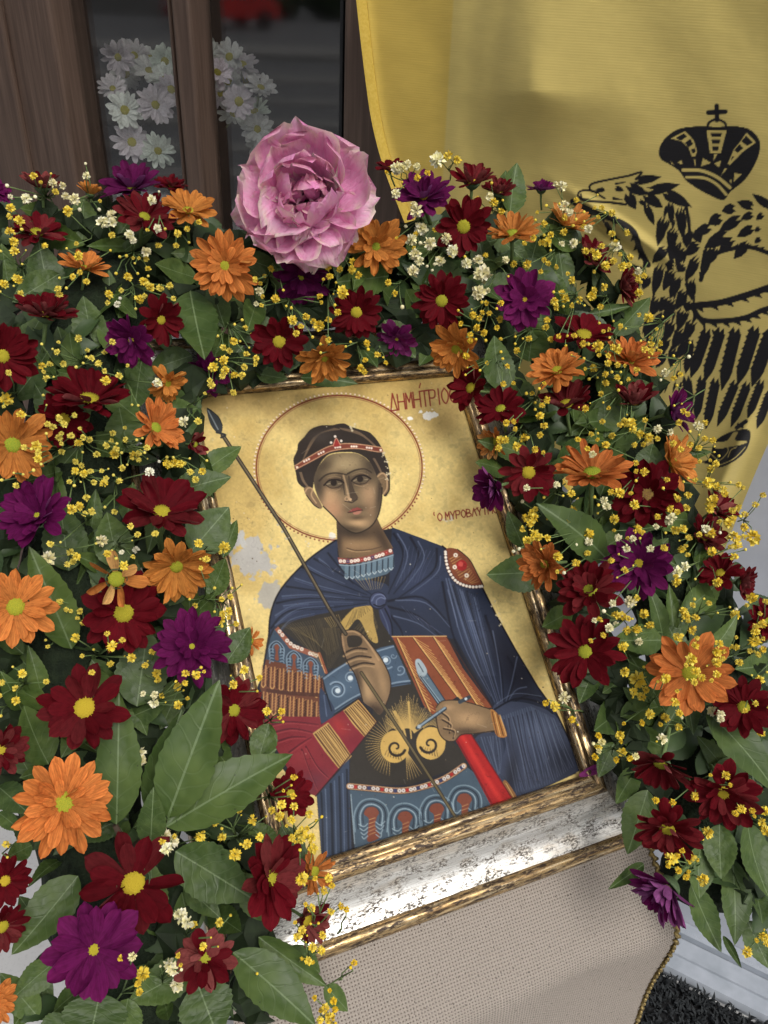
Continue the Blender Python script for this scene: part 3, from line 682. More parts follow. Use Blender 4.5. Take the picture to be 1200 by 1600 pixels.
    t.line(cE((1000, 150), (1060, 260), (1090, 380)), 5, (190, 156, 86), .9, w2=2); t.line(cE((1100, 80), (1110, 220), (1120, 340)), 4, (190, 156, 86), .9, w2=2)
    for a in np.linspace(-2.5, -.6, 20):                      # fine gold rays above each scroll
        for p0 in (cE((1000, 330))[0], cF((125, 400))[0]):
            L = RNG.uniform(.8, 1.1)
            t.line([(p0[0] + 14 * math.cos(a), p0[1] + 14 * math.sin(a)), (p0[0] + 26 * L * math.cos(a), p0[1] + 44 * L * math.sin(a))], 1.1, (186, 152, 86), .8, w2=.5)
    fan(t, 16, cC((840, 420), (880, 560)), cC((640, 640), (760, 760)), .8, (150, 124, 72), .6, 1.5, 71)
    fan(t, 14, cC((240, 560), (420, 540)), cC((420, 760), (480, 840)), .8, (138, 114, 68), .5, 1.5, 72)
    # jewelled belt, skirt
    t.poly(cA((455, 1140), (540, 1155), (640, 1150), (720, 1125), (765, 1090), (880, 1180), (700, 1245), (500, 1310), (470, 1312)), (60, 84, 104), 1, False)
    belt = catmull(cA((456, 1146), (520, 1152), (590, 1158), (650, 1148), (710, 1126), (762, 1092)), False, 6)
    t.line([tuple(p) for p in belt], 11, (44, 36, 36)); t.line([tuple(p) for p in belt], 9.4, (176, 136, 98)); t.line([tuple(p) for p in belt], 6.6, (92, 62, 54))
    for i, p in enumerate(belt):
        kk = i % 6
        t.dot(p, 3.0, (206, 198, 186) if kk not in (2, 5) else ((156, 40, 36) if kk == 2 else (50, 56, 104)))
        if kk not in (2, 5): t.dot(p, 1.3, (120, 110, 116))
    for (x, y) in ((515, 1222), (605, 1234), (690, 1212), (764, 1186)):
        for i, r_ in enumerate((46, 38, 30, 23)):
            cc = ((112, 142, 158), (34, 48, 64), (134, 162, 176), (40, 54, 70))[i]
            t.line(cA((x - r_ * .95, y + r_ * 1.0), (x - r_, y), (x - r_ * .6, y - r_ * .75), (x + r_ * .1, y - r_ * .92), (x + r_ * .75, y - r_ * .6), (x + r_, y), (x + r_ * .9, y + r_)), 2.0, cc, .9)
        t.poly(cA((x - 20, y - 2), (x - 12, y - 18), (x + 8, y - 20), (x + 20, y - 6), (x + 14, y + 8), (x + 10, y + 30), (x + 22, y + 60), (x - 10, y + 72), (x - 8, y + 30), (x - 8, y + 10)), (114, 60, 44))
        for j in range(5): t.line(cA((x - 6, y + 14 + 10 * j), (x + 10, y + 8 + 10 * j)), 1.0, (190, 148, 96), .8)
        for j in range(4):
            t.line(cA((x - 34 + 3 * j, y + 26 + 11 * j), (x - 20, y + 32 + 11 * j), (x - 10, y + 24 + 11 * j)), 1.6, (140, 166, 178), .85); t.line(cA((x + 36 - 3 * j, y + 18 + 11 * j), (x + 24, y + 28 + 11 * j), (x + 12, y + 20 + 11 * j)), 1.6, (140, 166, 178), .8)
    t.line(cA((460, 1168), (470, 1300)), 1.6, (140, 164, 176), .8)
    # brown mantle lining with gold hatching
    lp = t.poly(cA((570, 745), (640, 742), (716, 745), (760, 830), (838, 935), (800, 940), (745, 905), (710, 930), (680, 955), (655, 930), (620, 850)), (126, 66, 42), 1, False)
    for a0, a1, b0, b1 in (((585, 750), (672, 945), (606, 748), (690, 930)), ((628, 748), (745, 905), (668, 746), (790, 930)), ((682, 746), (800, 930), (712, 748), (835, 932))):
        n_ = 17
        for i in range(n_):
            u = i / n_
            p = np.array(a0) * (1 - u) + np.array(a1) * u; q = np.array(b0) * (1 - u) + np.array(b1) * u
            t.line(cA(tuple(p), tuple(q + [0, 26])), 1.1, (194, 148, 84), .85, smooth=False)
        t.line(cA(a0, a1), 2.0, (202, 158, 92)); t.line(cA((a0[0] - 3, a0[1]), (a1[0] - 3, a1[1])), 1.0, (58, 32, 26))
    t.line(cA((716, 745), (838, 935)), 1.6, (60, 34, 28)); t.line(cA((570, 745), (716, 744)), 1.6, (200, 158, 100))
    # sword: grip, pommel, guard, red scabbard
    t.line(cA((648, 838), (712, 935)), 14, (40, 54, 70)); t.line(cA((648, 838), (712, 935)), 11, (84, 112, 132))
    for dx in (-5, -2, 1, 4): t.line(cA((644 + dx, 850), (706 + dx * 1.4, 935)), 1.0, (150, 176, 188) if dx in (-2, 4) else (36, 48, 64), .85)
    t.poly(cA((632, 812), (645, 806), (664, 836), (656, 852), (640, 846)), (150, 170, 178)); t.line(cA((640, 816), (654, 840)), 1.4, (60, 70, 84))
    sc_ = t.poly(cA((734, 1012), (776, 996), (830, 1080), (892, 1176), (836, 1200), (790, 1110)), (154, 28, 28), 1, False)
    t.line(cA((760, 1015), (815, 1110), (862, 1185)), 7, (190, 44, 38), .8, soft=4); t.line(cA((742, 1020), (795, 1115), (838, 1195)), 3, (96, 16, 22), .8, soft=1.5); t.line(cA((776, 998), (830, 1082), (890, 1176)), 2, (84, 16, 22), .8)
    # hand on the sword
    hd = t.poly(cA((688, 935), (705, 918), (745, 916), (790, 926), (840, 942), (850, 965), (842, 998), (790, 1004), (756, 1006), (735, 1024), (712, 1020), (695, 1000), (690, 965)), (122, 98, 70))
    t.blob(cA((775, 965))[0], 24, 12, (172, 138, 98), .85, .15, hd); t.blob(cA((720, 935))[0], 10, 6, (160, 128, 92), .8, 0, hd); t.blob(cA((770, 1000))[0], 26, 6, (66, 52, 40), .8, 0, hd)
    for L in (((700, 948), (722, 966), (720, 990)), ((704, 968), (728, 984), (724, 1004)), ((708, 992), (736, 1000), (734, 1018))): t.line(cA(*L), 2.2, (46, 36, 30), .9); t.line([(x + 1.4, y - 2.4) for x, y in cA(*L)], 1.6, (170, 138, 100), .8)
    t.line(cA((688, 935), (705, 918), (745, 916), (790, 926), (840, 942)), 1.5, (50, 38, 30)); t.line(cA((842, 998), (790, 1005), (756, 1008), (735, 1026), (712, 1022), (695, 1000), (688, 960)), 1.6, (44, 34, 28))
    t.line(cA((638, 990), (660, 974), (712, 938)), 6, (38, 50, 64)); t.line(cA((640, 988), (662, 972), (712, 936)), 3.2, (122, 146, 160)); t.line(cA((752, 920), (776, 908)), 6, (52, 64, 76)); t.dot(cA((768, 912))[0], 2.2, (190, 200, 204)); t.dot(cA((643, 986))[0], 3, (150, 170, 180))
    t.poly(cA((834, 940), (858, 958), (878, 1010), (852, 1012), (842, 985)), (160, 106, 54)); [t.line(cA((838 + 7 * i, 946 + 3 * i), (852 + 8 * i, 1010)), 1.2, (208, 164, 100) if i % 2 else (70, 40, 26)) for i in range(4)]
    # raised hand holding the spear
    hh = t.poly(cC((612, 600), (640, 582), (700, 574), (760, 600), (800, 645), (860, 720), (920, 810), (965, 920), (968, 1020), (930, 1130), (890, 1185), (840, 1140), (770, 1085), (742, 980), (712, 890), (668, 820), (636, 745), (618, 680)), (110, 88, 64))
    t.blob(cC((800, 1000))[0], 11, 26, (170, 138, 98), .85, -.2, hh); t.blob(cC((915, 960))[0], 8, 24, (164, 132, 94), .7, -.2, hh); t.blob(cC((860, 800))[0], 9, 20, (158, 126, 90), .75, -.5, hh); t.blob(cC((870, 1150))[0], 20, 9, (56, 44, 36), .85, .5, hh); t.blob(cC((740, 930))[0], 5, 22, (58, 46, 38), .75, -.25, hh)
    t.poly(cC((658, 625), (700, 612), (750, 622), (768, 655), (745, 690), (690, 700), (664, 690)), (48, 42, 36))
    for L in (((632, 742), (720, 706), (800, 712)), ((655, 792), (740, 762), (830, 772)), ((680, 842), (770, 812), (852, 820))):
        t.line(cC(*L), 2.6, (44, 34, 28), .95); t.line([(x, y + 4.6) for x, y in cC(*L)], 3.2, (160, 130, 94), .85, w2=1.6, soft=1)
    t.line(cC((620, 620), (632, 690), (640, 735)), 3, (156, 124, 90), .8, soft=1); t.line(cC((640, 590), (700, 584), (750, 606)), 2.6, (160, 128, 92), .85); t.line(cC((770, 620), (830, 700), (885, 790)), 3, (166, 134, 96), .85, soft=1)
    t.line(cC((612, 600), (640, 580), (700, 572), (760, 598), (860, 718), (920, 808), (967, 920), (968, 1020), (930, 1130)), 1.5, (40, 31, 26)); t.line(cC((612, 600), (618, 680), (636, 745), (668, 822), (712, 892), (742, 980), (770, 1085)), 1.6, (40, 31, 26))
    # spear
    t.line(cA((116, 205), (280, 455), (400, 668), (446, 738)), 6.2, (34, 30, 27), smooth=False); t.line(cA((116, 205), (280, 455), (400, 668), (446, 738)), 3.4, (84, 74, 58), .95, smooth=False); t.line(cA((117, 205), (281, 455), (401, 668)), 1.0, (140, 124, 92), .7, smooth=False)
    t.line(cA((488, 842), (600, 1010), (690, 1150), (742, 1232)), 5.4, (40, 34, 28), smooth=False); t.line(cA((488, 842), (600, 1010), (690, 1150), (742, 1232)), 3.2, (98, 86, 58), .95, smooth=False)
    t.poly(cA((75, 133), (104, 155), (116, 180), (112, 200), (98, 196), (82, 172)), (52, 56, 58)); t.line(cA((78, 140), (104, 190)), 2.0, (120, 128, 130)); t.line(cA((100, 198), (124, 205), (112, 212)), 3, (44, 46, 46)); t.line(cA((75, 133), (104, 155), (116, 180)), 1.1, (26, 26, 26))
    r = random.Random(5)
    for u in (.52, .56, .6, .66): t.dot((cA((116 + 284 * u, 205 + 463 * u))[0][0] + r.uniform(-1, 1), cA((116 + 284 * u, 205 + 463 * u))[0][1]), r.uniform(1, 2), (176, 166, 146), .9)
    # inscriptions
    G = {'D': [((0, 1), (.5, -.1), (1, 1)), ((-.05, 1), (1.05, 1))], 'H': [((0, 0), (0, 1)), ((1, 0), (1, 1)), ((0, .5), (1, .5))], 'M': [((0, 1), (.08, 0), (.5, .6), (.92, 0), (1, 1))],
         'T': [((-.1, 0), (1.1, 0)), ((.5, 0), (.5, 1))], 'P': [((0, 0), (0, 1)), ((0, 0), (.8, .05), (.9, .3), (.7, .52), (0, .52))], 'I': [((.5, 0), (.5, 1))], 'O': [((.5, 0), (.05, .3), (.05, .7), (.5, 1), (.95, .7), (.95, .3), (.5, 0))],
         'C': [((1, .1), (.5, 0), (.05, .35), (.1, .75), (.5, 1), (1, .88))], 'V': [((0, 0), (.5, .6), (1, 0)), ((.5, .6), (.5, 1))], 'B': [((0, 0), (0, 1)), ((0, 0), (.7, .1), (.7, .4), (0, .5)), ((0, .5), (.9, .6), (.9, .9), (0, 1))],
         'L': [((0, 1), (.5, 0), (1, 1))], 'h': [((0, .2), (-.2, .1), (-.2, -.1), (.05, -.2))]}
    def write(txt, x0, y0, x1, y1, hgt, w, col, gap=.32, slant=0.12):
        n = sum(.45 if c in 'Ih' else (.3 if c == ' ' else 1) for c in txt) + gap * (len(txt) - 1)
        L = math.hypot(x1 - x0, y1 - y0); u = np.array([x1 - x0, y1 - y0]) / L; cw = L / n; pos = 0; dn = np.array([slant, 1.0])
        for c in txt:
            wd = .45 if c in 'Ih' else (.3 if c == ' ' else 1)
            for st in G.get(c, []):
                pts = [tuple(np.array([x0, y0]) + u * (pos + a * wd) * cw - dn * hgt * (1 - b)) for a, b in st]
                t.line(pts, w, col, .92, smooth=(c in 'OPCBh'))
            pos += wd + gap
    red = (120, 34, 30)
    write('DHMHTPIOC', 611, 642, 714, 628, 24, 2.1, red, .22); t.line([(655, 606), (657, 599)], 1.6, red)
    write('hO MVPOBLVTHC', 680, 815, 778, 801, 12, 1.6, red, .25)
    t.line([(742, 797), (747, 793)], 1.3, red)
    # losses, scratches, ageing
    for i in range(260):
        x, y = r.uniform(300, 945), r.uniform(590, 1340)
        t.dot((x, y), r.uniform(.4, 1.1), r.choice([(70, 50, 30), (60, 45, 30), (215, 205, 180), (190, 175, 140)]), r.uniform(.4, .9))
    for i in range(60):
        x, y = r.uniform(320, 930), r.uniform(600, 1300); a = r.uniform(0, 3.1); L = r.uniform(4, 20)
        t.line([(x, y), (x + L * math.cos(a), y + L * math.sin(a))], .6, (210, 198, 170), .35)
    for cx, cy in ((598, 712), (604, 720), (607, 735), (604, 745), (551, 668), (778, 962), (782, 972), (772, 945), (480, 850), (424, 895), (430, 880), (860, 1050)):
        for _ in range(5): t.dot((cx + r.uniform(-4, 4), cy + r.uniform(-6, 6)), r.uniform(.6, 1.8), (206, 192, 156), .9)
    nz = vnoise(H, W, 40, 31, 4)
    t.a *= (0.93 + .14 * nz)[..., None]
    gr = vnoise(H, W, 3, 33, 1); t.a *= (0.98 + .04 * gr)[..., None]
    cr1 = np.abs(vnoise(H, W, 22, 35, 3) - .5); cm = (1 - sstep(cr1, .0, .012)) * sstep(vnoise(H, W, 90, 36, 2), .45, .65)
    t.a *= (1 - .22 * cm)[..., None]
    lum = (t.a @ np.array([.3, .59, .11]))[..., None]
    blue = sstep(t.a[..., 2] - t.a[..., 0], 0, 26)[..., None]
    t.a = lum + (t.a - lum) * (0.95 - .30 * blue)          # old pigments, greyed
    t.a = t.a * (1 - blue * .04)
    return t
# ------------------------------------------------------------------ flag print
def cG(*p): return [(900 + x / 4.0, 150 + y / 4.0) for x, y in p]
def cH(*p): return [(980 + x / 4.444, 440 + y / 4.444) for x, y in p]
def paint_flag():
    t = Paint(530, -70, 770, 1010, 1.35, (198, 178, 106))
    H, W = t.H, t.W
    yy, xx = np.mgrid[0:H, 0:W]; px = xx / t.S + t.x0; py = yy / t.S + t.y0
    n = vnoise(H, W, 60, 41, 4)
    band = sstep(708 - .06 * np.clip(py, 0, 300) - px, -2, 2)[..., None]      # doubled cloth of the sleeve hem
    t.a = t.a * (1 - band) + np.array([200, 172, 84.]) * band
    t.a *= (0.96 + .08 * n)[..., None]
    K = (26, 25, 28); Y = (192, 172, 102)
    jr = random.Random(3)
    def feather(a, b, w, teeth=3):
        """pointed at b, ragged at a"""
        a = np.array(a, float); b = np.array(b, float); d = b - a; L = np.linalg.norm(d); d /= L; s = np.array([-d[1], d[0]])
        w = w * 1.25
        pts = [a - s * w * .35]
        for i in range(teeth):
            u = -.5 + (i + .5) / teeth
            pts.append(a + s * w * (u - .12) - d * L * jr.uniform(.10, .24)); pts.append(a + s * w * (u + .25) + d * L * .10)
        pts += [a + s * w * .5 + d * L * .3, a + s * w * .40 + d * L * .62, b, a - s * w * .42 + d * L * .6, a - s * w * .5 + d * L * .25]
        t.poly([tuple(p) for p in pts], K, 1, False)
    def jag(pts, w, side, step=10, dep=8):
        """thick band with a saw-toothed edge"""
        q = catmull(pts, False, 4)
        t.line([tuple(p) for p in q], w, K, smooth=False)
        acc = 0
        for i in range(len(q) - 1):
            d = q[i + 1] - q[i]; L = np.linalg.norm(d); acc += L
            if acc > step:
                acc = 0; d = d / (L + 1e-9); s = np.array([-d[1], d[0]]) * side
                p = q[i] + s * w * .3
                t.poly([tuple(p - d * step * .5), tuple(p + s * dep + d * step * .6), tuple(p + d * step * .45)], K, 1, False)
    # crown
    t.poly(cG((520, 330), (560, 262), (640, 207), (750, 190), (880, 192), (1010, 190), (1090, 212), (1145, 275), (1145, 355), (1108, 445), (1050, 528), (965, 598), (920, 650), (840, 622), (760, 580), (690, 530), (645, 470), (590, 430), (530, 393)), K)
    t.poly(cG((592, 265), (682, 218), (735, 275), (757, 345), (745, 380), (722, 375), (703, 320), (660, 284)), Y, 1, False)
    t.poly(cG((622, 262), (675, 234), (695, 252), (655, 280)), K, 1, False); t.poly(cG((680, 292), (715, 268), (732, 298), (705, 320)), K, 1, False); t.poly(cG((720, 335), (742, 325), (748, 350), (728, 360)), K, 1, False)
    t.poly(cG((815, 214), (942, 214), (905, 358), (838, 358)), Y, 1, False)
    for a, b, c, d in ((842, 232, 912, 254), (846, 272, 902, 298), (850, 314, 893, 341)): t.poly(cG((a, b), (c, b), (c - 6, d), (a + 4, d)), K, 1, False)
    t.poly(cG((1066, 228), (1124, 290), (1042, 350), (962, 432), (948, 424), (985, 335), (1030, 280)), Y, 1, False)
    t.poly(cG((1062, 246), (1105, 290), (1070, 312), (1035, 285)), K, 1, False); t.poly(cG((1022, 300), (1045, 325), (1010, 355), (990, 340)), K, 1, False); t.poly(cG((975, 375), (988, 378), (970, 405)), K, 1, False)
    t.line(cG((670, 462), (780, 466), (880, 506), (962, 572)), 5.4, Y); t.line(cG((690, 508), (800, 512), (880, 552), (938, 615)), 4.6, Y); t.line(cG((678, 486), (790, 488), (890, 532), (955, 592)), 2.2, K)
    for a, b, c in (((585, 402), (625, 440), (600, 425)), ((635, 415), (662, 398), (665, 428)), ((792, 388), (845, 418), (782, 440)), ((862, 362), (885, 362), (858, 410)), ((864, 420), (908, 402), (895, 448)), ((735, 395), (748, 395), (745, 450)), ((930, 450), (945, 455), (905, 500)), ((990, 480), (1035, 490), (985, 540)), ((960, 525), (975, 520), (968, 555))): t.poly(cG(a, b, c), Y, 1, False)
    t.line(cG((880, 62), (880, 150)), 7, K); t.line(cG((828, 104), (932, 98)), 7.5, K); t.line(cG((825, 205), (830, 168), (878, 146), (930, 168), (936, 205)), 3.6, K); t.line(cG((815, 205), (945, 205)), 4.5, K)
    # head of the left eagle
    t.line(cG((140, 600), (100, 595), (84, 570), (110, 545), (220, 520), (330, 498), (410, 476), (375, 520)), 3.2, K); t.line(cG((12, 625), (20, 600), (60, 588), (110, 596), (150, 622), (180, 640)), 3.0, K); t.line(cG((20, 632), (60, 655), (200, 664), (310, 678)), 3.6, K); t.line(cG((30, 612), (40, 640), (80, 645)), 2, K)
    t.poly(cG((125, 585), (165, 572), (180, 592), (150, 602)), K); t.line(cG((250, 548), (310, 538)), 3.4, K, w2=1.2); t.line(cG((235, 640), (290, 650)), 4.4, K, w2=1.2)
    for a, b, w in (((380, 530), (535, 505), 11), ((470, 590), (650, 552), 13), ((560, 605), (725, 695), 15), ((335, 565), (450, 618), 13), ((250, 575), (300, 592), 7), ((325, 620), (375, 710), 14), ((440, 625), (545, 700), 14), ((400, 655), (445, 690), 6), ((440, 690), (490, 810), 10), ((590, 680), (600, 810), 9), ((570, 690), (548, 760), 5)):
        feather(*cG(a, b), w, 2)
    t.line(cG((690, 700), (705, 780), (710, 880)), 5, K)
    rows = [(650, 720, 665, 890), (540, 780, 510, 940), (600, 850, 585, 960), (690, 860, 690, 950), (740, 850, 780, 920), (550, 960, 475, 1045), (610, 930, 590, 1040), (660, 960, 625, 1060), (750, 930, 680, 1000), (600, 1060, 555, 1050), (660, 1060, 635, 1100), (745, 1030, 680, 1160), (830, 960, 780, 1150), (520, 1080, 480, 1250), (440, 1130, 420, 1210), (375, 1150, 355, 1215), (590, 1100, 545, 1220), (630, 1150, 585, 1270), (710, 1160, 725, 1280), (500, 1280, 470, 1380), (560, 1270, 520, 1350), (600, 1290, 545, 1420), (670, 1230, 625, 1340), (660, 1350, 640, 1470), (530, 1380, 480, 1490), (590, 1420, 550, 1540), (700, 1290, 690, 1350), (460, 1400, 430, 1520), (650, 1470, 600, 1590), (560, 1520, 520, 1620), (720, 1420, 670, 1540), (480, 1500, 450, 1600), (690, 1530, 640, 1640), (610, 1590, 590, 1700), (540, 1610, 500, 1700), (420, 1560, 400, 1640)]
    for x0, y0, x1, y1 in rows: feather(*cG((x0 + 6, y0), (x1, y1)), 13, 3)
    # the smaller feathers packed between the large ones
    body = [(1028, 330), (1072, 325), (1080, 400), (1086, 470), (1082, 560), (1074, 640), (1055, 640), (1030, 590), (1005, 560), (990, 500), (992, 440), (1015, 425), (1032, 400), (1040, 370)]
    def inb(x, y):
        c = False
        for i in range(len(body)):
            (xa, ya), (xb, yb) = body[i], body[i - 1]
            if (ya > y) != (yb > y) and x < (xb - xa) * (y - ya) / (yb - ya) + xa: c = not c
        return c
    for j in range(18):
        for i in range(12):
            x = 985 + i * 10.5 + (5 if j % 2 else 0) + jr.uniform(-2, 2); y = 335 + j * 18 + jr.uniform(-3, 3)
            if inb(x, y) and jr.random() < .5: feather((x + 2, y - 7), (x - 3, y + 9), 3.0, 2)
    # neck of the right eagle
    jag(cG((780, 1150), (830, 1020), (930, 965), (1060, 945), (1130, 955), (1210, 985)), 6.5, -1, 9, 5)
    for a, b, w in (((900, 760), (825, 800), 15), ((985, 700), (910, 720), 13), ((1100, 690), (1005, 660), 12), ((1210, 690), (1100, 610), 11), ((830, 820), (730, 870), 13), ((1010, 770), (890, 850), 14), ((1100, 740), (1030, 770), 10), ((930, 870), (800, 950), 17), ((1100, 825), (1005, 880), 12), ((970, 900), (890, 980), 12), ((1060, 930), (985, 1020), 13), ((1165, 740), (1125, 775), 8), ((1145, 825), (1115, 850), 6), ((1150, 890), (1115, 920), 7), ((870, 970), (800, 1060), 13)):
        feather(*cG(a, b), w, 2)
    # wings
    jag(cG((-20, 660), (130, 735), (270, 785), (360, 850), (400, 960), (450, 1055)), 9, 1, 10, 8); jag(cG((190, 800), (235, 870), (280, 960), (330, 1050), (400, 1080)), 7, 1, 9, 7)
    jag(cG((735, 1310), (900, 1292), (1080, 1240), (1210, 1195)), 10, 1, 13, 9); jag(cG((735, 1330), (790, 1400), (930, 1405), (1060, 1385), (1150, 1345), (1210, 1325)), 8, 1, 12, 9)
    t.line(cG((738, 1250), (742, 1320), (790, 1420)), 3, K)
    for x, y in ((800, 1440), (855, 1465), (830, 1485)): t.line(cG((x, y), (x + 6, y + 22)), 3, K)
    def long(a, b, w):
        a = np.array(a, float); b = np.array(b, float); d = b - a; L = np.linalg.norm(d); d /= L; s = np.array([-d[1], d[0]])
        L_, R_ = [], []
        nn = 9
        for i in range(nn + 1):
            u = i / nn; ww = w * (.5 if u < .72 else .5 * (1 - (u - .72) / .30))
            L_.append(a + d * L * u - s * ww)
            p = a + d * L * u + s * ww; R_.append(p)
            if u < .7: R_.append(p + s * 2.2 + d * L * .02); R_.append(p - s * 1.0 + d * L * .05)
        top = [a + s * w * k - d * (9 if j % 2 else 0) for j, k in enumerate((.5, .25, .05, -.2, -.4))]
        t.poly([tuple(p) for p in L_ + R_[::-1] + top], K, 1, False)
    for a, b, w in (((548, 360), (440, 670), 17), ((645, 355), (535, 700), 17), ((752, 355), (655, 755), 19), ((885, 345), (765, 720), 19), ((990, 370), (865, 730), 21), ((440, 440), (405, 640), 12), ((415, 690), (440, 930), 15), ((520, 690), (475, 960), 14), ((612, 705), (545, 1025), 15), ((745, 720), (625, 1005), 14), ((828, 730), (720, 1010), 14), ((925, 715), (835, 950), 13), ((985, 790), (900, 1020), 13)):
        long(*cH(a, b), w)
    # orb held by the claw
    t.poly(cH((605, 1115), (680, 1060), (770, 1030), (845, 1030), (855, 1080), (835, 1150), (790, 1210), (720, 1260), (640, 1290), (570, 1270), (490, 1245), (545, 1245), (580, 1200)), K)
    t.poly(cH((600, 1120), (690, 1105), (735, 1050), (770, 1046), (750, 1100), (835, 1110), (800, 1130), (700, 1150), (620, 1160)), Y); t.line(cH((585, 1200), (640, 1240), (700, 1180), (690, 1140)), 1.6, Y); t.line(cH((640, 1275), (740, 1230), (820, 1150)), 1.6, Y); t.line(cH((700, 1220), (720, 1170), (760, 1150)), 1.6, Y)
    t.line(cH((760, 1015), (825, 970)), 6, K); t.line(cH((770, 990), (800, 1010)), 4, K)
    return t

# ------------------------------------------------------------------ materials of the place
def mat_painted(name, rough, bumpscale, bumps, weave=False, spec=0.4):
    m = Mat(name, rough=rough, spec=spec)
    at = m.n('Attribute'); at.attribute_name = 'paint'
    if weave:
        v = m.coord('Object', (1, 1, 1)); sx = m.n('SeparateXYZ'); m.l(v, sx.inputs[0])
        rib = m.math('SINE', m.math('MULTIPLY', sx.outputs['Z'], 2600.0))
        nz = m.noise(m.coord('Object', (40, 40, 900)), 1.0, 2.0)
        c = m.mix(m.math('MULTIPLY', m.math('ADD', rib, 1.0), 0.025), at.outputs['Color'], m.mix(1.0, at.outputs['Color'], (1.6, 1.6, 1.55, 1), 'MULTIPLY'))
        c = m.mix(m.ramp(nz, [(0.35, g(0)), (0.7, g(0.14))]), c, m.mix(1.0, c, (0.6, 0.6, 0.6, 1), 'MULTIPLY'))
        m.base(c)
        m.bump(m.math('ADD', rib, m.math('MULTIPLY', m.noise(m.coord('Object'), 30.0, 4.0), 5.0)), 0.12, 0.0005)
        m.b.inputs['Sheen Weight'].default_value = 0.2
        tr = m.n('BsdfTranslucent'); m.l(c, tr.inputs['Color'])
        mx = m.n('MixShader'); mx.inputs[0].default_value = 0.12
        m.l(m.b.outputs[0], mx.inputs[1]); m.l(tr.outputs[0], mx.inputs[2])
        m.l(mx.outputs[0], m.t.nodes['Material Output'].inputs['Surface'])
    else:
        m.base(at.outputs['Color'])
        n = m.noise(m.coord('Object'), bumpscale, 5.0)
        m.bump(n, bumps, 0.0008)
        m.rough(m.ramp(m.noise(m.coord('Object'), 25.0, 4.0), [(0.3, g(rough - .08)), (0.7, g(rough + .12))]))
    return m.m
M_ICON = mat_painted('icon_paint', 0.52, 260.0, 0.2, spec=0.12)
M_FLAG = mat_painted('flag_cloth', 0.85, 30, 0.2, True, spec=0.15)

def mat_wood():
    m = Mat('brown_wood_grain', rough=0.55, spec=0.35)
    n = m.noise(m.coord('Object', (60, 60, 3)), 2.0, 5.0)
    n2 = m.noise(m.coord('Object', (240, 240, 6)), 1.5, 3.0)
    c = m.ramp(n, [(0.3, (0.060, 0.036, 0.026, 1)), (0.7, (0.115, 0.074, 0.054, 1))])
    c = m.mix(m.ramp(n2, [(0.4, g(0)), (0.7, g(0.45))]), c, (0.045, 0.028, 0.02, 1))
    m.base(c); m.bump(n2, 0.3, 0.0008)
    return m.m
M_WOOD = mat_wood()
M_BLACK = mat_simple('black_rubber', (0.008, 0.008, 0.009, 1), (0.014, 0.014, 0.015, 1), 50, rough=0.6)
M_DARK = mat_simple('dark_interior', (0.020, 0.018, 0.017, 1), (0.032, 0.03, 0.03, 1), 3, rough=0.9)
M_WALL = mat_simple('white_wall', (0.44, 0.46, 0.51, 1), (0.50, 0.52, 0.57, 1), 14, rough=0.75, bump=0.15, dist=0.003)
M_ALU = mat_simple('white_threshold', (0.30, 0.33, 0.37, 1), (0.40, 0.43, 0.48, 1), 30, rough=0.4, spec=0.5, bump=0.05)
def mat_floor():
    m = Mat('pale_floor_tile', rough=0.45, spec=0.4)
    v = m.coord('Object')
    n = m.noise(v, 3.0, 6.0)
    c = m.ramp(n, [(0.3, (0.50, 0.50, 0.50, 1)), (0.7, (0.62, 0.62, 0.61, 1))])
    sp = m.noise(v, 180.0, 2.0)
    m.base(m.mix(m.ramp(sp, [(0.55, g(0)), (0.7, g(0.3))]), c, (0.3, 0.3, 0.3, 1)))
    m.bump(n, 0.1, 0.002)
    return m.m
M_FLOOR = mat_floor()
M_ASPHALT = mat_simple('grey_asphalt', (0.10, 0.10, 0.105, 1), (0.15, 0.15, 0.155, 1), 8, rough=0.9, bump=0.3)
M_PAVE = mat_simple('pale_paving', (0.18, 0.175, 0.17, 1), (0.25, 0.24, 0.23, 1), 5, rough=0.85)
def mat_glass():
    m = Mat('window_glass', rough=0.02)
    t = m.t
    tr = m.n('BsdfTransparent'); tr.inputs['Color'].default_value = (0.93, 0.94, 0.935, 1)
    gl = m.n('BsdfGlossy'); gl.inputs['Roughness'].default_value = 0.05; gl.inputs['Color'].default_value = (1, 1, 1, 1)
    lw = m.n('LayerWeight'); lw.inputs['Blend'].default_value = 0.5     # Schlick reflectance, the same on both faces
    fz = m.math('ADD', 0.12, m.math('MULTIPLY', 0.88, m.math('POWER', lw.outputs['Facing'], 5.0)))
    mx = m.n('MixShader')
    m.l(fz, mx.inputs[0]); m.l(tr.outputs[0], mx.inputs[1]); m.l(gl.outputs[0], mx.inputs[2])
    m.l(mx.outputs[0], t.nodes['Material Output'].inputs['Surface'])
    return m.m
M_GLASS = mat_glass()

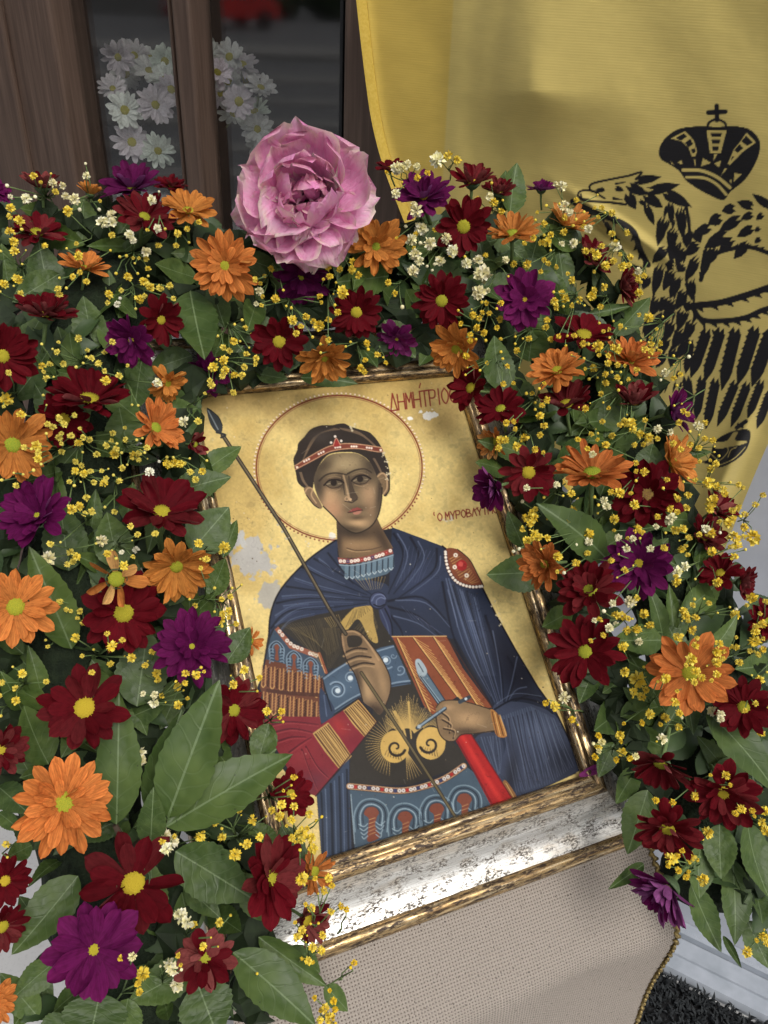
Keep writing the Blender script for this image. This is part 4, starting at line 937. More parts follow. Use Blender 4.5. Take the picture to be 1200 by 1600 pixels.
def mat_gilt(name, silver):
    m = Mat(name, rough=0.35, metal=1.0)
    v = m.coord('UV', (1, 1, 1))                      # u along the rail, v across, in metres
    tc = m.n('TexCoord')
    def nz(sx, sy, sc, det=4.0, ro=.6):
        mp = m.n('Mapping'); mp.inputs['Scale'].default_value = (sx, sy, 1); m.l(tc.outputs['UV'], mp.inputs['Vector'])
        return m.noise(mp.outputs['Vector'], sc, det, ro)
    brush = nz(30, 1100, 1.0, 3.0) if silver else nz(22, 420, 1.0, 3.0, .6)
    wide = nz(8, 60, 1.0, 3.0)
    if silver:
        blot = nz(60, 130, 1.0, 5.0, .7); fleck = nz(330, 620, 1.0, 3.0, .75)
        c = m.ramp(brush, [(0.28, (0.44, 0.41, 0.37, 1)), (0.5, (0.78, 0.76, 0.71, 1)), (0.72, (0.96, 0.95, 0.92, 1))])
        warm = nz(30, 70, 1.0, 4.0)
        c = m.mix(m.ramp(warm, [(0.52, g(0)), (0.72, g(0.55))]), c, (0.55, 0.42, 0.27, 1))
        dark = (0.085, 0.070, 0.055, 1)
        mk = m.math('MULTIPLY', m.ramp(blot, [(0.43, g(0)), (0.57, g(1))]), m.ramp(fleck, [(0.44, g(0)), (0.54, g(1))]))
        sp = m.ramp(fleck, [(0.63, g(0)), (0.67, g(0.9))])
    else:
        blot = nz(34, 210, 1.0, 4.0, .7); fleck = nz(150, 460, 1.0, 3.0, .75)
        c = m.ramp(brush, [(0.3, (0.36, 0.21, 0.085, 1)), (0.5, (0.60, 0.41, 0.19, 1)), (0.72, (0.88, 0.74, 0.50, 1))])
        dark = (0.040, 0.022, 0.012, 1)
        mk = m.math('MULTIPLY', m.ramp(blot, [(0.36, g(0)), (0.54, g(1))]), m.ramp(fleck, [(0.36, g(0.3)), (0.52, g(1))]))
        sp = m.ramp(fleck, [(0.62, g(0)), (0.68, g(0.8))])
    mk = m.math('MAXIMUM', mk, sp)
    m.base(m.mix(mk, c, dark))
    m.l(m.math('SUBTRACT', 0.92 if silver else 0.95, m.math('MULTIPLY', mk, 0.7)), m.b.inputs['Metallic'])
    m.rough(m.math('ADD', m.math('MULTIPLY', mk, 0.30), 0.32 if silver else 0.20))
    if silver: m.bump(m.math('SUBTRACT', m.math('MULTIPLY', brush, 0.6), m.math('MULTIPLY', mk, 0.25)), 0.22, 0.0004)
    else: m.bump(mk, 0.05, 0.0004)
    return m.m
M_SILVER = mat_gilt('worn_silver_leaf', True)
M_GILT = mat_gilt('worn_gold_leaf', False)

def mat_cloth():
    m = Mat('beige_net_cloth', rough=0.8, spec=0.2)
    tc = m.n('TexCoord'); sx = m.n('SeparateXYZ'); m.l(tc.outputs['UV'], sx.inputs[0])
    k = 2 * math.pi / 0.0027
    wob = m.noise(tc.outputs['UV'], 60.0, 2.0)
    u = m.math('SINE', m.math('ADD', m.math('MULTIPLY', sx.outputs['X'], k), m.math('MULTIPLY', wob, 2.4)))
    v = m.math('SINE', m.math('ADD', m.math('MULTIPLY', sx.outputs['Y'], k), m.math('MULTIPLY', wob, 2.4)))
    hole = m.math('MULTIPLY', u, v)
    hole = m.math('MINIMUM', u, v)
    n = m.noise(tc.outputs['UV'], 900.0, 2.0)
    c = m.ramp(n, [(0.3, (0.29, 0.252, 0.215, 1)), (0.7, (0.41, 0.362, 0.315, 1))])
    hm = m.ramp(hole, [(0.25, g(0)), (0.6, g(1))])
    c = m.mix(hm, c, (0.13, 0.10, 0.085, 1))
    m.base(c)
    m.bump(m.math('SUBTRACT', m.math('MULTIPLY', n, 0.4), hole), 0.5, 0.0008)
    gl = m.noise(tc.outputs['UV'], 420.0, 1.0, 0.3)
    gm = m.ramp(gl, [(0.70, g(0)), (0.72, g(1))])
    m.l(gm, m.b.inputs['Metallic']); m.rough(m.math('SUBTRACT', 0.85, m.math('MULTIPLY', gm, 0.6)))
    return m.m
M_CLOTH = mat_cloth()
M_TRIM = mat_simple('gold_braid', (0.20, 0.14, 0.05, 1), (0.45, 0.34, 0.14, 1), 500, rough=0.4, metal=0.7, bump=0.5)
M_MATPILE = mat_simple('dark_grey_pile', (0.018, 0.020, 0.022, 1), (0.038, 0.042, 0.044, 1), 90, rough=0.95, bump=0.3)

# ------------------------------------------------------------------ ground, wall, threshold, mat
def wq(s, z, off): return WP * [1, 1, 0] + WD * s + WN * off + np.array([0, 0, z])
def sW(x, y, off=0.0): return float((WL(x, y, off) - WP) @ WD)
fl = link('floor', box_mesh('floor', wq(-6, -0.05, -2), WD * 10, WN * 6.0, np.array([0, 0, .05]), M_FLOOR))
tag(fl, kind='structure')
gd = link('ground', box_mesh('ground', np.array([-120, -160, -.20]), np.array([240, 0, 0.]), np.array([0, 240, 0.]), np.array([0, 0, .10]), M_ASPHALT))
tag(gd, kind='structure')

# painted wall right of the window, behind the flag
s_j1 = sW(640, 100)
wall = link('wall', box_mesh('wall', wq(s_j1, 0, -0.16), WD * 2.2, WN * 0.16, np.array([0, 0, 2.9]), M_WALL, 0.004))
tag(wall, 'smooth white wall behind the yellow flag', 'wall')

# threshold: stepped white profile on the floor along the wall
def extrude(name, prof, s0, s1, mat, smooth=False):
    vs, fs = [], []
    n = len(prof)
    for s in (s0, s1):
        for o, z in prof: vs.append(wq(s, z, o))
    for i in range(n): fs.append((i, (i + 1) % n, n + (i + 1) % n, n + i))
    fs.append(tuple(range(n))[::-1]); fs.append(tuple(range(n, 2 * n)))
    me = mesh(name, vs, fs, smooth, mat)
    bm = bmesh.new(); bm.from_mesh(me); bmesh.ops.recalc_face_normals(bm, faces=bm.faces); bm.to_mesh(me); bm.free()
    return me
th = empty('door_threshold', wq(0, 0, 0)); tag(th, 'pale metal threshold strip along the foot of the wall beside the dark mat', 'threshold')
def child(o, parent):
    o.parent = parent; o.matrix_parent_inverse = parent.matrix_world.inverted(); return o
bpy.context.view_layer.update()
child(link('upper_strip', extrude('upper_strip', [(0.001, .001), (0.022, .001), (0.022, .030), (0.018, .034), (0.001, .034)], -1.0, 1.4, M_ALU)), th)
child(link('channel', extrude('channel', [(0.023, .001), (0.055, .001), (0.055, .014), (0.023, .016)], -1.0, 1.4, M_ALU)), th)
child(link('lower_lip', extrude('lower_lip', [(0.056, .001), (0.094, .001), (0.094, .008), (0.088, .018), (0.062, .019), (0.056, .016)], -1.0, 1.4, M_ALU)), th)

# doormat: a slab under tufted pile
mt = empty('doormat', wq(0, 0, .4)); tag(mt, 'dark grey shaggy doormat lying beside the pale threshold', 'doormat')
bpy.context.view_layer.update()
child(link('mat_base', box_mesh('mat_base', wq(-0.30, 0.001, .105), WD * 0.9, WN * 0.5, np.array([0, 0, .012]), M_BLACK, .003)), mt)
vs, fs = [], []
rr = random.Random(2)
for i in range(9000):
    s, o = rr.uniform(-.27, .40), rr.uniform(.104, .42)
    p = wq(s, .010, o); a = rr.uniform(0, 6.28); L = rr.uniform(.010, .018)
    d = np.array([math.cos(a), math.sin(a), 0]); q = np.array([-d[1], d[0], 0]) * .0022
    tip = p + d * L * .7 + np.array([0, 0, L]); b = len(vs)
    mid = p + d * L * .2 + np.array([0, 0, L * .8])
    vs += [p - q, p + q, mid + q, mid - q, tip]; fs += [(b, b + 1, b + 2, b + 3), (b + 3, b + 2, b + 4)]
pl = child(link('pile', mesh('pile', vs, fs, True, M_MATPILE)), mt); pl['kind'] = 'stuff'

# ------------------------------------------------------------------ window
Z0, ZH = 0.02, 2.75
win = empty('glazed_window', wq(-.8, 0, 0)); tag(win, 'brown wood-grained window with two dark panes left of the flag', 'window')
bpy.context.view_layer.update()
UPZ = np.array([0, 0, ZH])
def post(name, x0, x1, off0, off1, mat=M_WOOD, bev=.004, y=100):
    s0, s1 = sW(x0, y, off1), sW(x1, y, off1)
    return child(link(name, box_mesh(name, wq(s0, Z0, off0), WD * (s1 - s0), WN * (off1 - off0), UPZ, mat, bev)), win)
post('outer_jamb', -420, 15, -.08, .030)
post('sash_stile', 19, 90, -.05, .022, bev=.006)
post('gasket', 90.5, 103, -.05, .004, M_BLACK, .001)
post('mullion', 274, 302, -.03, .018, bev=.005)
post('mullion_bead', 268, 273, -.03, .006, bev=.003)
post('mullion_bead', 303, 311, -.03, .004, M_BLACK, bev=.002)
post('closing_stile', 536, 638, -.06, .022, bev=.005)
post('gasket', 530, 535.5, -.05, .004, M_BLACK, .001)
for a, b in ((103, 268), (311, 530)):
    s0, s1 = sW(a, 100), sW(b, 100)
    child(link('pane', box_mesh('pane', wq(s0 - .01, Z0, -.022), WD * (s1 - s0 + .02), WN * .005, UPZ, M_GLASS)), win)
# the dark room behind it
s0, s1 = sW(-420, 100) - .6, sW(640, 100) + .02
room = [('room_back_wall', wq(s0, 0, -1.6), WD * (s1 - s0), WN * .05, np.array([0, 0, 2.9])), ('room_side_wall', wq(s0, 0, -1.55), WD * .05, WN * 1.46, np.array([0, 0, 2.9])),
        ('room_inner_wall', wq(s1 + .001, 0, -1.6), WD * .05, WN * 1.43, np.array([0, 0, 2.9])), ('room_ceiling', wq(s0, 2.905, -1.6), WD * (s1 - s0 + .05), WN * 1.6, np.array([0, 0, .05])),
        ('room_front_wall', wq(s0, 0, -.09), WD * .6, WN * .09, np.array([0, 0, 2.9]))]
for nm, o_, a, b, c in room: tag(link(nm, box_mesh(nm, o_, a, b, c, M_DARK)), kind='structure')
# window ledge inside that carries the white flowers
led = link('window_ledge', box_mesh('window_ledge', wq(sW(90, 100), .80, -.62), WD * .75, WN * .56, np.array([0, 0, .03]), M_DARK, .004))
tag(led, 'dark inner ledge below the white flowers behind the glass', 'ledge')

# ------------------------------------------------------------------ flag
LE = [(-70, 553), (0, 560), (100, 571), (190, 583), (260, 601), (360, 640), (500, 700), (650, 790), (800, 920), (900, 1030), (940, 1080)]
RE = [(-70, 1290), (520, 1290), (600, 1245), (690, 1201), (780, 1163), (860, 1132), (940, 1100)]
rows, cols = 590, 420
ys = np.linspace(-68, 935, rows)
xl = np.interp(ys, *zip(*LE)); xr = np.interp(ys, *zip(*RE))
xl = np.convolve(np.pad(xl, 20, 'edge'), np.ones(41) / 41, 'valid'); xr = np.convolve(np.pad(xr, 20, 'edge'), np.ones(41) / 41, 'valid')
U = np.linspace(0, 1, cols)[None, :]
PX = xl[:, None] * (1 - U) + xr[:, None] * U
PY = np.repeat(ys[:, None], cols, 1)
ft = paint_flag()
frgb = ft.sample(PX, PY)
# depth of the cloth off the wall: tented over a hidden knob, sagging folds
D = 0.058 + 0.0032 * np.sin((PX * 0.9 + PY * .25) / 62.0) * np.clip((PX - 700) / 200, 0, 1) + 0.0010 * np.sin((PX - .5 * PY) / 27.0)
kx, ky = 832.0, 140.0
dx, dy = PX - kx, PY - ky
rad = np.hypot(dx / np.where(dx < 0, 75, 95), dy / np.where(dy < 0, 300, 58))
rad = np.sqrt(rad ** 2 + .012)
D += 0.040 * np.exp(-(rad * 1.05) ** 1.5)
D += .0006 * np.sin((PX + 18 * np.sin(PY / 90)) / 7.5) * np.exp(-((PX - 770) / 60) ** 2)  # fine upright wrinkles
D += 0.0035 * np.exp(-((PX - 716) / 22.0) ** 2) * np.clip((PY + 80) / 300, 0, 1)
# crease near the eagle's beak and the folded lower corner
u_ = ((PX - 965) * .82 + (PY - 350) * .57) / 70; v_ = (-(PX - 965) * .57 + (PY - 350) * .82) / 9
D += 0.012 * np.exp(-u_ ** 2 - v_ ** 2) - .008 * np.exp(-u_ ** 2 - (v_ - 2) ** 2)
u2 = (PX - (1200 - (PY - 690) * .42) + 45)
D += 0.018 * np.exp(-(u2 / 16) ** 2) * np.clip((PY - 610) / 80, 0, 1)
D += .012 * np.exp(-((PX - xl[:, None]) / 14.0) ** 2)
D += .0035 * (vnoise(rows, cols, 70, 51, 4) - .5)
R_ = np.stack([(PX - 600) / F, (PY - 800) / F, np.ones_like(PX)], -1) @ M3.T
num = (WP - CAM) @ WN + D
Tt = num / (R_ @ WN)
FV = CAM + R_ * Tt[..., None]
FV = FV[:, ::-1]; frgb = frgb[:, ::-1]
flag = empty('flag', wq(-.2, 1.2, .05)); tag(flag, 'yellow cloth flag printed with a black crowned double-headed eagle', 'flag')
bpy.context.view_layer.update()
child(link('flag_cloth', sheet('flag_cloth', FV.reshape(-1, 3), rows, cols, frgb, M_FLAG)), flag)
# stitched hem down the left edge
hem_v, hem_f = [], []
E_ = FV[::6, -1]; E2 = FV[::6, -9]
for i in range(len(E_)):
    hem_v += [E_[i] + WN * .0035 - WD * .001, E2[i] + WN * .0030, E2[i] + WN * .0005, E_[i] - WN * .003 - WD * .001]
for i in range(len(E_) - 1):
    for k in range(3): a = 4 * i + k; hem_f.append((a, a + 1, a + 5, a + 4))
M_HEM = mat_simple('hem_yellow', (0.50, 0.34, 0.05, 1), (0.58, 0.41, 0.08, 1), 300, rough=0.85, bump=0.4)
child(link('hem', mesh('hem', hem_v, hem_f, True, M_HEM)), flag)

# ------------------------------------------------------------------ icon: painted panel in a worn frame
icon = empty('framed_icon', T0 + UA * PW / 2 + UB * PH)
tag(icon, 'painted icon of a haloed young soldier with spear in worn silver and gold frame', 'icon')
bpy.context.view_layer.update()
ip = paint_icon()
rows, cols = 735, 490
uu, vv = np.meshgrid(np.linspace(0, 1, cols), np.linspace(0, 1, rows))
PVt = T0 + uu[..., None] * PW * UA + vv[..., None] * PH * UB
cc = (PVt - CAM) @ M3
rgb = ip.sample(600 + F * cc[..., 0] / cc[..., 2], 800 + F * cc[..., 1] / cc[..., 2])
child(link('painted_panel', sheet('painted_panel', PVt.reshape(-1, 3), rows, cols, rgb, M_ICON)), icon)
child(link('back_board', box_mesh('back_board', T0 - UA * .02 - UB * .02 - NV * .012, UA * (PW + .04), UB * (PH + .04), NV * .0105, M_TWIG)), icon)
LIP = [(0.0, .0006), (0.0, .006), (.0015, .0085), (.004, .0095), (.0065, .009), (.008, .0075), (.0095, .0080), (.013, .0092), (.0165, .0080), (.0180, .0055)]
SCOOP = [(.0180, .0056), (.0200, .0030), (.0230, -.0010), (.0270, -.0048), (.0320, -.0078), (.0380, -.0100), (.0440, -.0112), (.0500, -.0112), (.056, -.0100)]
OUT = [(.056, -.0101), (.0575, -.0075), (.0605, -.0058), (.064, -.0066), (.0675, -.010), (.0685, -.014), (.0685, -.029)]
def rail(name, prof, side, mat):
    """one mitred rail; side 0 bottom 1 right 2 top 3 left"""
    vs, fs, uvs = [], [], []
    n = len(prof); seg = 24
    acc = [0.0]
    for i in range(1, n): acc.append(acc[-1] + math.hypot(prof[i][0] - prof[i - 1][0], prof[i][1] - prof[i - 1][1]))
    for j in range(seg + 1):
        t = j / seg
        for i, (d, h) in enumerate(prof):
            if side == 0: a, b = -d + (PW + 2 * d) * t, PH + d
            elif side == 2: a, b = -d + (PW + 2 * d) * t, -d
            elif side == 1: a, b = PW + d, -d + (PH + 2 * d) * t
            else: a, b = -d, -d + (PH + 2 * d) * t
            vs.append(T0 + UA * a + UB * b + NV * h)
            uvs.append(((a if side in (0, 2) else b) + side * 1.7, acc[i] + side * .31))
    for j in range(seg):
        for i in range(n - 1):
            q = (j * n + i, j * n + i + 1, (j + 1) * n + i + 1, (j + 1) * n + i)
            fs.append(q if side in (0, 3) else q[::-1])
    me = mesh(name, vs, fs, True, mat)
    uvl = me.uv_layers.new(name='UVMap')
    for lp in me.loops: uvl.data[lp.index].uv = uvs[lp.vertex_index]
    bm = bmesh.new(); bm.from_mesh(me); bm.normal_update()
    if sum(f.normal.dot(V(NV)) for f in bm.faces) < 0: bmesh.ops.reverse_faces(bm, faces=bm.faces)
    bm.to_mesh(me); bm.free()
    return child(link(name, me), icon)
for sd in range(4):
    rail('inner_gold_lip', LIP, sd, M_GILT); rail('silver_scoop', SCOOP, sd, M_SILVER); rail('outer_gold_lip', OUT, sd, M_GILT)

# ------------------------------------------------------------------ lectern and its cloth
lec = empty('lectern', (0.05, .62, 0)); tag(lec, 'slanted lectern hidden under the beige net cloth', 'lectern')
bpy.context.view_layer.update()
LB = -0.030                                       # the board lies behind the frame
child(link('slanted_board', box_mesh('slanted_board', T0 - UA * .05 - UB * .06 + NV * (LB - .028), UA * (PW + .10), UB * (PH + .19), NV * .022, M_WOOD, .003)), lec)
ctr = T0 + UA * PW / 2 + UB * .22
ax_, ay_ = np.array([UA[0], UA[1], 0]), np.array([-UA[1], UA[0], 0.])
for a in (-.10, .06):
    o_ = np.array([ctr[0], ctr[1], 0]) + ax_ * a - ay_ * .02
    child(link('leg', box_mesh('leg', o_, ax_ * .04, ay_ * .04, np.array([0, 0, ctr[2] - .09]), M_WOOD, .003)), lec)
child(link('foot', box_mesh('foot', np.array([ctr[0], ctr[1], .001]) - ax_ * .14 - ay_ * .16, ax_ * .28, ay_ * .32, np.array([0, 0, .03]), M_WOOD, .003)), lec)

# cloth: lies on the board under the frame, rolls over the lower edge and hangs
edge = hit(1060, 1450, T0 + NV * (LB + .004), NV)
ve = float((edge - T0) @ UB); ue = float((edge - T0) @ UA)
NU, NVV = 150, 150
vs, uvs = [], []
Rr = .03
UD = np.array([0, 0, -1.0])
for j in range(NVV):
    v = -.05 + (ve + .60 + .05) * j / (NVV - 1)      # arc length down the cloth
    for i in range(NU):
        u = -.06 + (ue + .06) * i / (NU - 1)
        base = T0 + UA * u + NV * (LB + .001)
        ang = math.acos(float(UB @ UD))
        bend0 = ve - Rr * ang / 2
        if v < bend0: p = base + UB * v; nn = NV
        else:
            w_ = min((v - bend0) / (Rr * ang), 1.0); a = ang * w_
            side = np.cross(UA, UB); side = NV
            # rotate UB towards straight down about UA
            d0 = UB; dn = UD - UB * (UD @ UB); dn /= np.linalg.norm(dn)
            p = base + UB * bend0 + Rr * (d0 * math.sin(a) + dn * (1 - math.cos(a)))
            rest = v - bend0 - Rr * ang * w_
            p = p + (d0 * math.cos(a) + dn * math.sin(a)) * rest
            nn = d0 * math.sin(a) * 1.0 + NV * math.cos(a); nn /= np.linalg.norm(nn)
        fold = np.clip((v - (PH + .06)) / .12, 0, 1)
        p = p + nn * (fold * (.0016 * math.sin(u * 46 + 1.2 + v * 9) + .0022 * math.sin(u * 24 - v * 34)) + .0)
        vs.append(p); uvs.append((u, v))
fs = [(j * NU + i, (j + 1) * NU + i, (j + 1) * NU + i + 1, j * NU + i + 1) for j in range(NVV - 1) for i in range(NU - 1)]
cme = mesh('net_cloth', vs, fs, True, M_CLOTH)
uvl = cme.uv_layers.new(name='UVMap')
for lp in cme.loops: uvl.data[lp.index].uv = uvs[lp.vertex_index]
clo = empty('tablecloth', T0 + UA * .1 + UB * ve); tag(clo, 'beige woven net cloth with a gold braid edge hanging below the icon', 'cloth')
bpy.context.view_layer.update()
child(link('net_cloth', cme), clo)
tv = [vs[j * NU + NU - 1] for j in range(0, NVV)]
pth = []
for j in range(len(tv) * 4 - 4):
    a = np.asarray(tv[j // 4]); b = np.asarray(tv[j // 4 + 1]); q = a + (b - a) * (j % 4) / 4
    pth.append((q + UA * .0015 * math.sin(j * 1.7) + NV * (.0012 * math.cos(j * 1.7) + .0015), .0022 + .0008 * math.sin(j * 2.9)))
tvs, tfs = tube_data([pth], 6)
child(link('gold_braid', mesh('gold_braid', tvs, tfs, True, M_TRIM)), clo)
# ------------------------------------------------------------------ flower pieces (meshes shared by all alike pieces)
def petal_mesh(name, mat, wid, tip, arch, cup, tw=0.0, nl=7, nw=4, ridge=0.012, notch=0.0):
    """petal lying along +x (0..1), outer side +z"""
    vs, fs = [], []
    for i in range(nl + 1):
        u = 1 - (1 - i / nl) ** 1.8
        w = wid * (0.34 + 0.66 * math.sin(min(u / 0.66, 1.0) * math.pi / 2)) if u < 0.66 else wid * math.sqrt(max(0.0, 1 - ((u - 0.66) / 0.345) ** (tip * 1.3)))
        w = max(w, 0.012)
        for j in range(nw + 1):
            s = -1 + 2 * j / nw
            z = arch * (u * u) * (1.0 if arch > 0 else 1.0) + cup * (s * s) * w * (0.6 + .6 * u) - ridge * math.cos(s * math.pi * 2) * (1 - u * .5)
            a = tw * u
            y = s * w * .5
            x = u - notch * (1 - abs(s)) * (u > .9) - .05 * s * s * u
            vs.append((x, y * math.cos(a) - z * math.sin(a), z * math.cos(a) + y * math.sin(a)))
    for i in range(nl):
        for j in range(nw):
            b = i * (nw + 1) + j
            fs.append((b, b + nw + 1, b + nw + 2, b + 1))
    return mesh(name, vs, fs, True, mat)
PET = {}
for k, wid, tip in (('o', .31, 2.0), ('r', .33, 1.8), ('p', .34, 1.7), ('w', .30, 2.2)):
    PET[k] = [petal_mesh('petal', M_PETAL[k], wid * a, tip, b, c, d, notch=e) for a, b, c, d, e in
              ((1.0, .02, .10, 0, .02), (1.1, -.12, .05, .15, .0), (.92, .12, .28, -.2, .02), (1.0, -.22, -.10, .1, .0), (.85, .22, .45, .25, .03), (1.05, -.05, .32, -.1, .0))]
def disc_mesh():
    vs, fs = [], []
    nr, ns = 5, 14
    for i in range(nr + 1):
        a = (i / nr) * math.pi / 2
        for k in range(ns):
            t = 2 * math.pi * k / ns
            vs.append((math.sin(a) * math.cos(t), math.sin(a) * math.sin(t), .42 * math.cos(a) - .1 * math.exp(-(math.sin(a) / .35) ** 2)))
    for i in range(nr):
        for k in range(ns): fs.append((i * ns + k, i * ns + (k + 1) % ns, (i + 1) * ns + (k + 1) % ns, (i + 1) * ns + k)[::-1])
    for q in range(64):
        r = math.sqrt((q + .5) / 64); t = q * 2.39996
        z = .42 * math.sqrt(max(0, 1 - r * r)) - .1 * math.exp(-(r / .35) ** 2)
        c = np.array([r * math.cos(t), r * math.sin(t), z]); nrm = np.array([c[0], c[1], z + .25]); nrm /= np.linalg.norm(nrm)
        e1 = np.cross(nrm, [0, 0.1, 1]); e1 /= np.linalg.norm(e1) + 1e-9; e2 = np.cross(nrm, e1); s = .10
        b = len(vs)
        vs += [c + e1 * s, c + e2 * s, c - e1 * s, c - e2 * s, c + nrm * .13]
        fs += [(b, b + 1, b + 4), (b + 1, b + 2, b + 4), (b + 2, b + 3, b + 4), (b + 3, b, b + 4)]
    return mesh('centre', vs, fs, True, M_DISC)
ME_DISC = disc_mesh()
def calyx_mesh():
    vs, fs = [], []
    prof = [(.02, -.34), (.10, -.32), (.24, -.22), (.34, -.10), (.40, .02), (.36, .05)]
    ns = 12
    for r, z in prof:
        for k in range(ns): t = 2 * math.pi * k / ns; rr_ = r * (1 + .06 * (k % 2)); vs.append((rr_ * math.cos(t), rr_ * math.sin(t), z))
    for i in range(len(prof) - 1):
        for k in range(ns): fs.append((i * ns + k, i * ns + (k + 1) % ns, (i + 1) * ns + (k + 1) % ns, (i + 1) * ns + k))
    return mesh('calyx', vs, fs, True, M_CALYX)
ME_CALYX = calyx_mesh()
sv, sf = tube_data([[((0, 0, -.25), .07), ((.03, 0, -.7), .062), ((.12, .05, -1.25), .06)]], 6)
ME_STEM = mesh('stem', sv, sf, True, M_STEM)

BASEC = {'o': (0.64, 0.235, 0.055), 'r': (0.125, 0.0038, 0.0092), 'p': (0.140, 0.009, 0.086), 'w': (0.78, 0.79, 0.76)}
def view_axis(p, tx, ty):
    """direction a flower faces: towards the viewer, leaning tx to the right and ty downwards in the picture"""
    b = CAM - np.asarray(p); b /= np.linalg.norm(b)
    rt = M3 @ np.array([1., 0, 0]); dn = M3 @ np.array([0, 1., 0])
    a = b + rt * tx + dn * ty
    return a / np.linalg.norm(a)
NPET = 0
def flower(kind, p, rad, ax, label, cat='flower', group=None, el=12, n=None, layers=None, disc=None, droop=0.0, pale=0.0, seed=0, tint=None, name='chrysanthemum', stem=True, gap=0.0, discc=None):
    global NPET
    r = random.Random(seed * 31 + 7)
    root = empty(name, p, frame_mat(p, ax, rad, r.uniform(0, 6.28)))
    tag(root, label, cat, group)
    base = tint or BASEC[kind]
    if n is None: n = {'o': 14, 'r': 13, 'p': 13, 'w': 14}[kind] + r.choice((-1, 0, 0, 1))
    if layers is None: layers = {'o': 2, 'r': 2, 'p': 3, 'w': 2}[kind]
    if layers == 2 and kind != 'w' and r.random() < .4: layers = 3
    if disc is None: disc = r.uniform(.84, 1.1) * {'o': .23, 'r': .225, 'p': .15, 'w': .26}[kind]
    cv = 1 + r.uniform(-.14, .14)
    hue = r.uniform(-.12, .12)
    for ly in range(layers):
        m = n if ly < 2 else max(6, n - 4)
        L0 = (1.0, .86, .60)[ly]
        for i in range(m):
            if r.random() < gap: continue
            ph = 2 * math.pi * (i + .5 * ly) / m + r.uniform(-.11, .11)
            e = math.radians(el + (0, 11, 30)[ly] + r.gauss(0, 7.0 + 16 * droop) - 30 * droop * (r.random() < .4))
            L = L0 * r.uniform(.90, 1.06) * (1 - .25 * droop * r.random())
            r0 = disc * (.72, .66, .5)[ly]
            me = r.choice(PET[kind][:3] if r.random() > .25 + droop else PET[kind])
            o = bpy.data.objects.new('petal', me)
            COL.objects.link(o)
            o.parent = root
            W = L * r.uniform(.90, 1.12) * (13.0 / m) ** .6
            mm = Matrix.Rotation(ph, 4, 'Z') @ Matrix.Translation((r0, 0, -.05 + .035 * ly)) @ Matrix.Rotation(-e, 4, 'Y') @ Matrix.Rotation(r.gauss(0, .24 + .5 * droop), 4, 'X') @ Matrix.Diagonal((L - r0 * .9, W, L, 1))
            o.matrix_local = mm
            pp = pale * (r.random() < .5) * r.uniform(.4, 1)
            k = cv * r.uniform(.84, 1.16)
            lt = {'o': (.78, .50, .18), 'r': (.34, .10, .09), 'p': (.36, .12, .33), 'w': (.8, .8, .7)}[kind]
            c = [base[0] * k, base[1] * k * (1 + hue), base[2] * k]
            o.color = (c[0] * (1 - pp) + lt[0] * pp, c[1] * (1 - pp) + lt[1] * pp, c[2] * (1 - pp) + lt[2] * pp, 1)
            NPET += 1
    d = link('centre', ME_DISC, root); d.matrix_local = Matrix.Translation((0, 0, -.03)) @ Matrix.Scale(disc, 4)
    gy = r.random()
    d.color = discc or ((.20 + .16 * gy, .30 + .04 * gy, .03, 1) if kind == 'o' else ((.24 + .24 * gy, .29 + .05 * gy, .028, 1) if kind != 'w' else (.32, .30, .04, 1)))
    cx = link('calyx', ME_CALYX, root); cx.matrix_local = Matrix.Translation((0, 0, -.06)) @ Matrix.Scale(.8, 4)
    if stem: link('stem', ME_STEM, root)
    return root

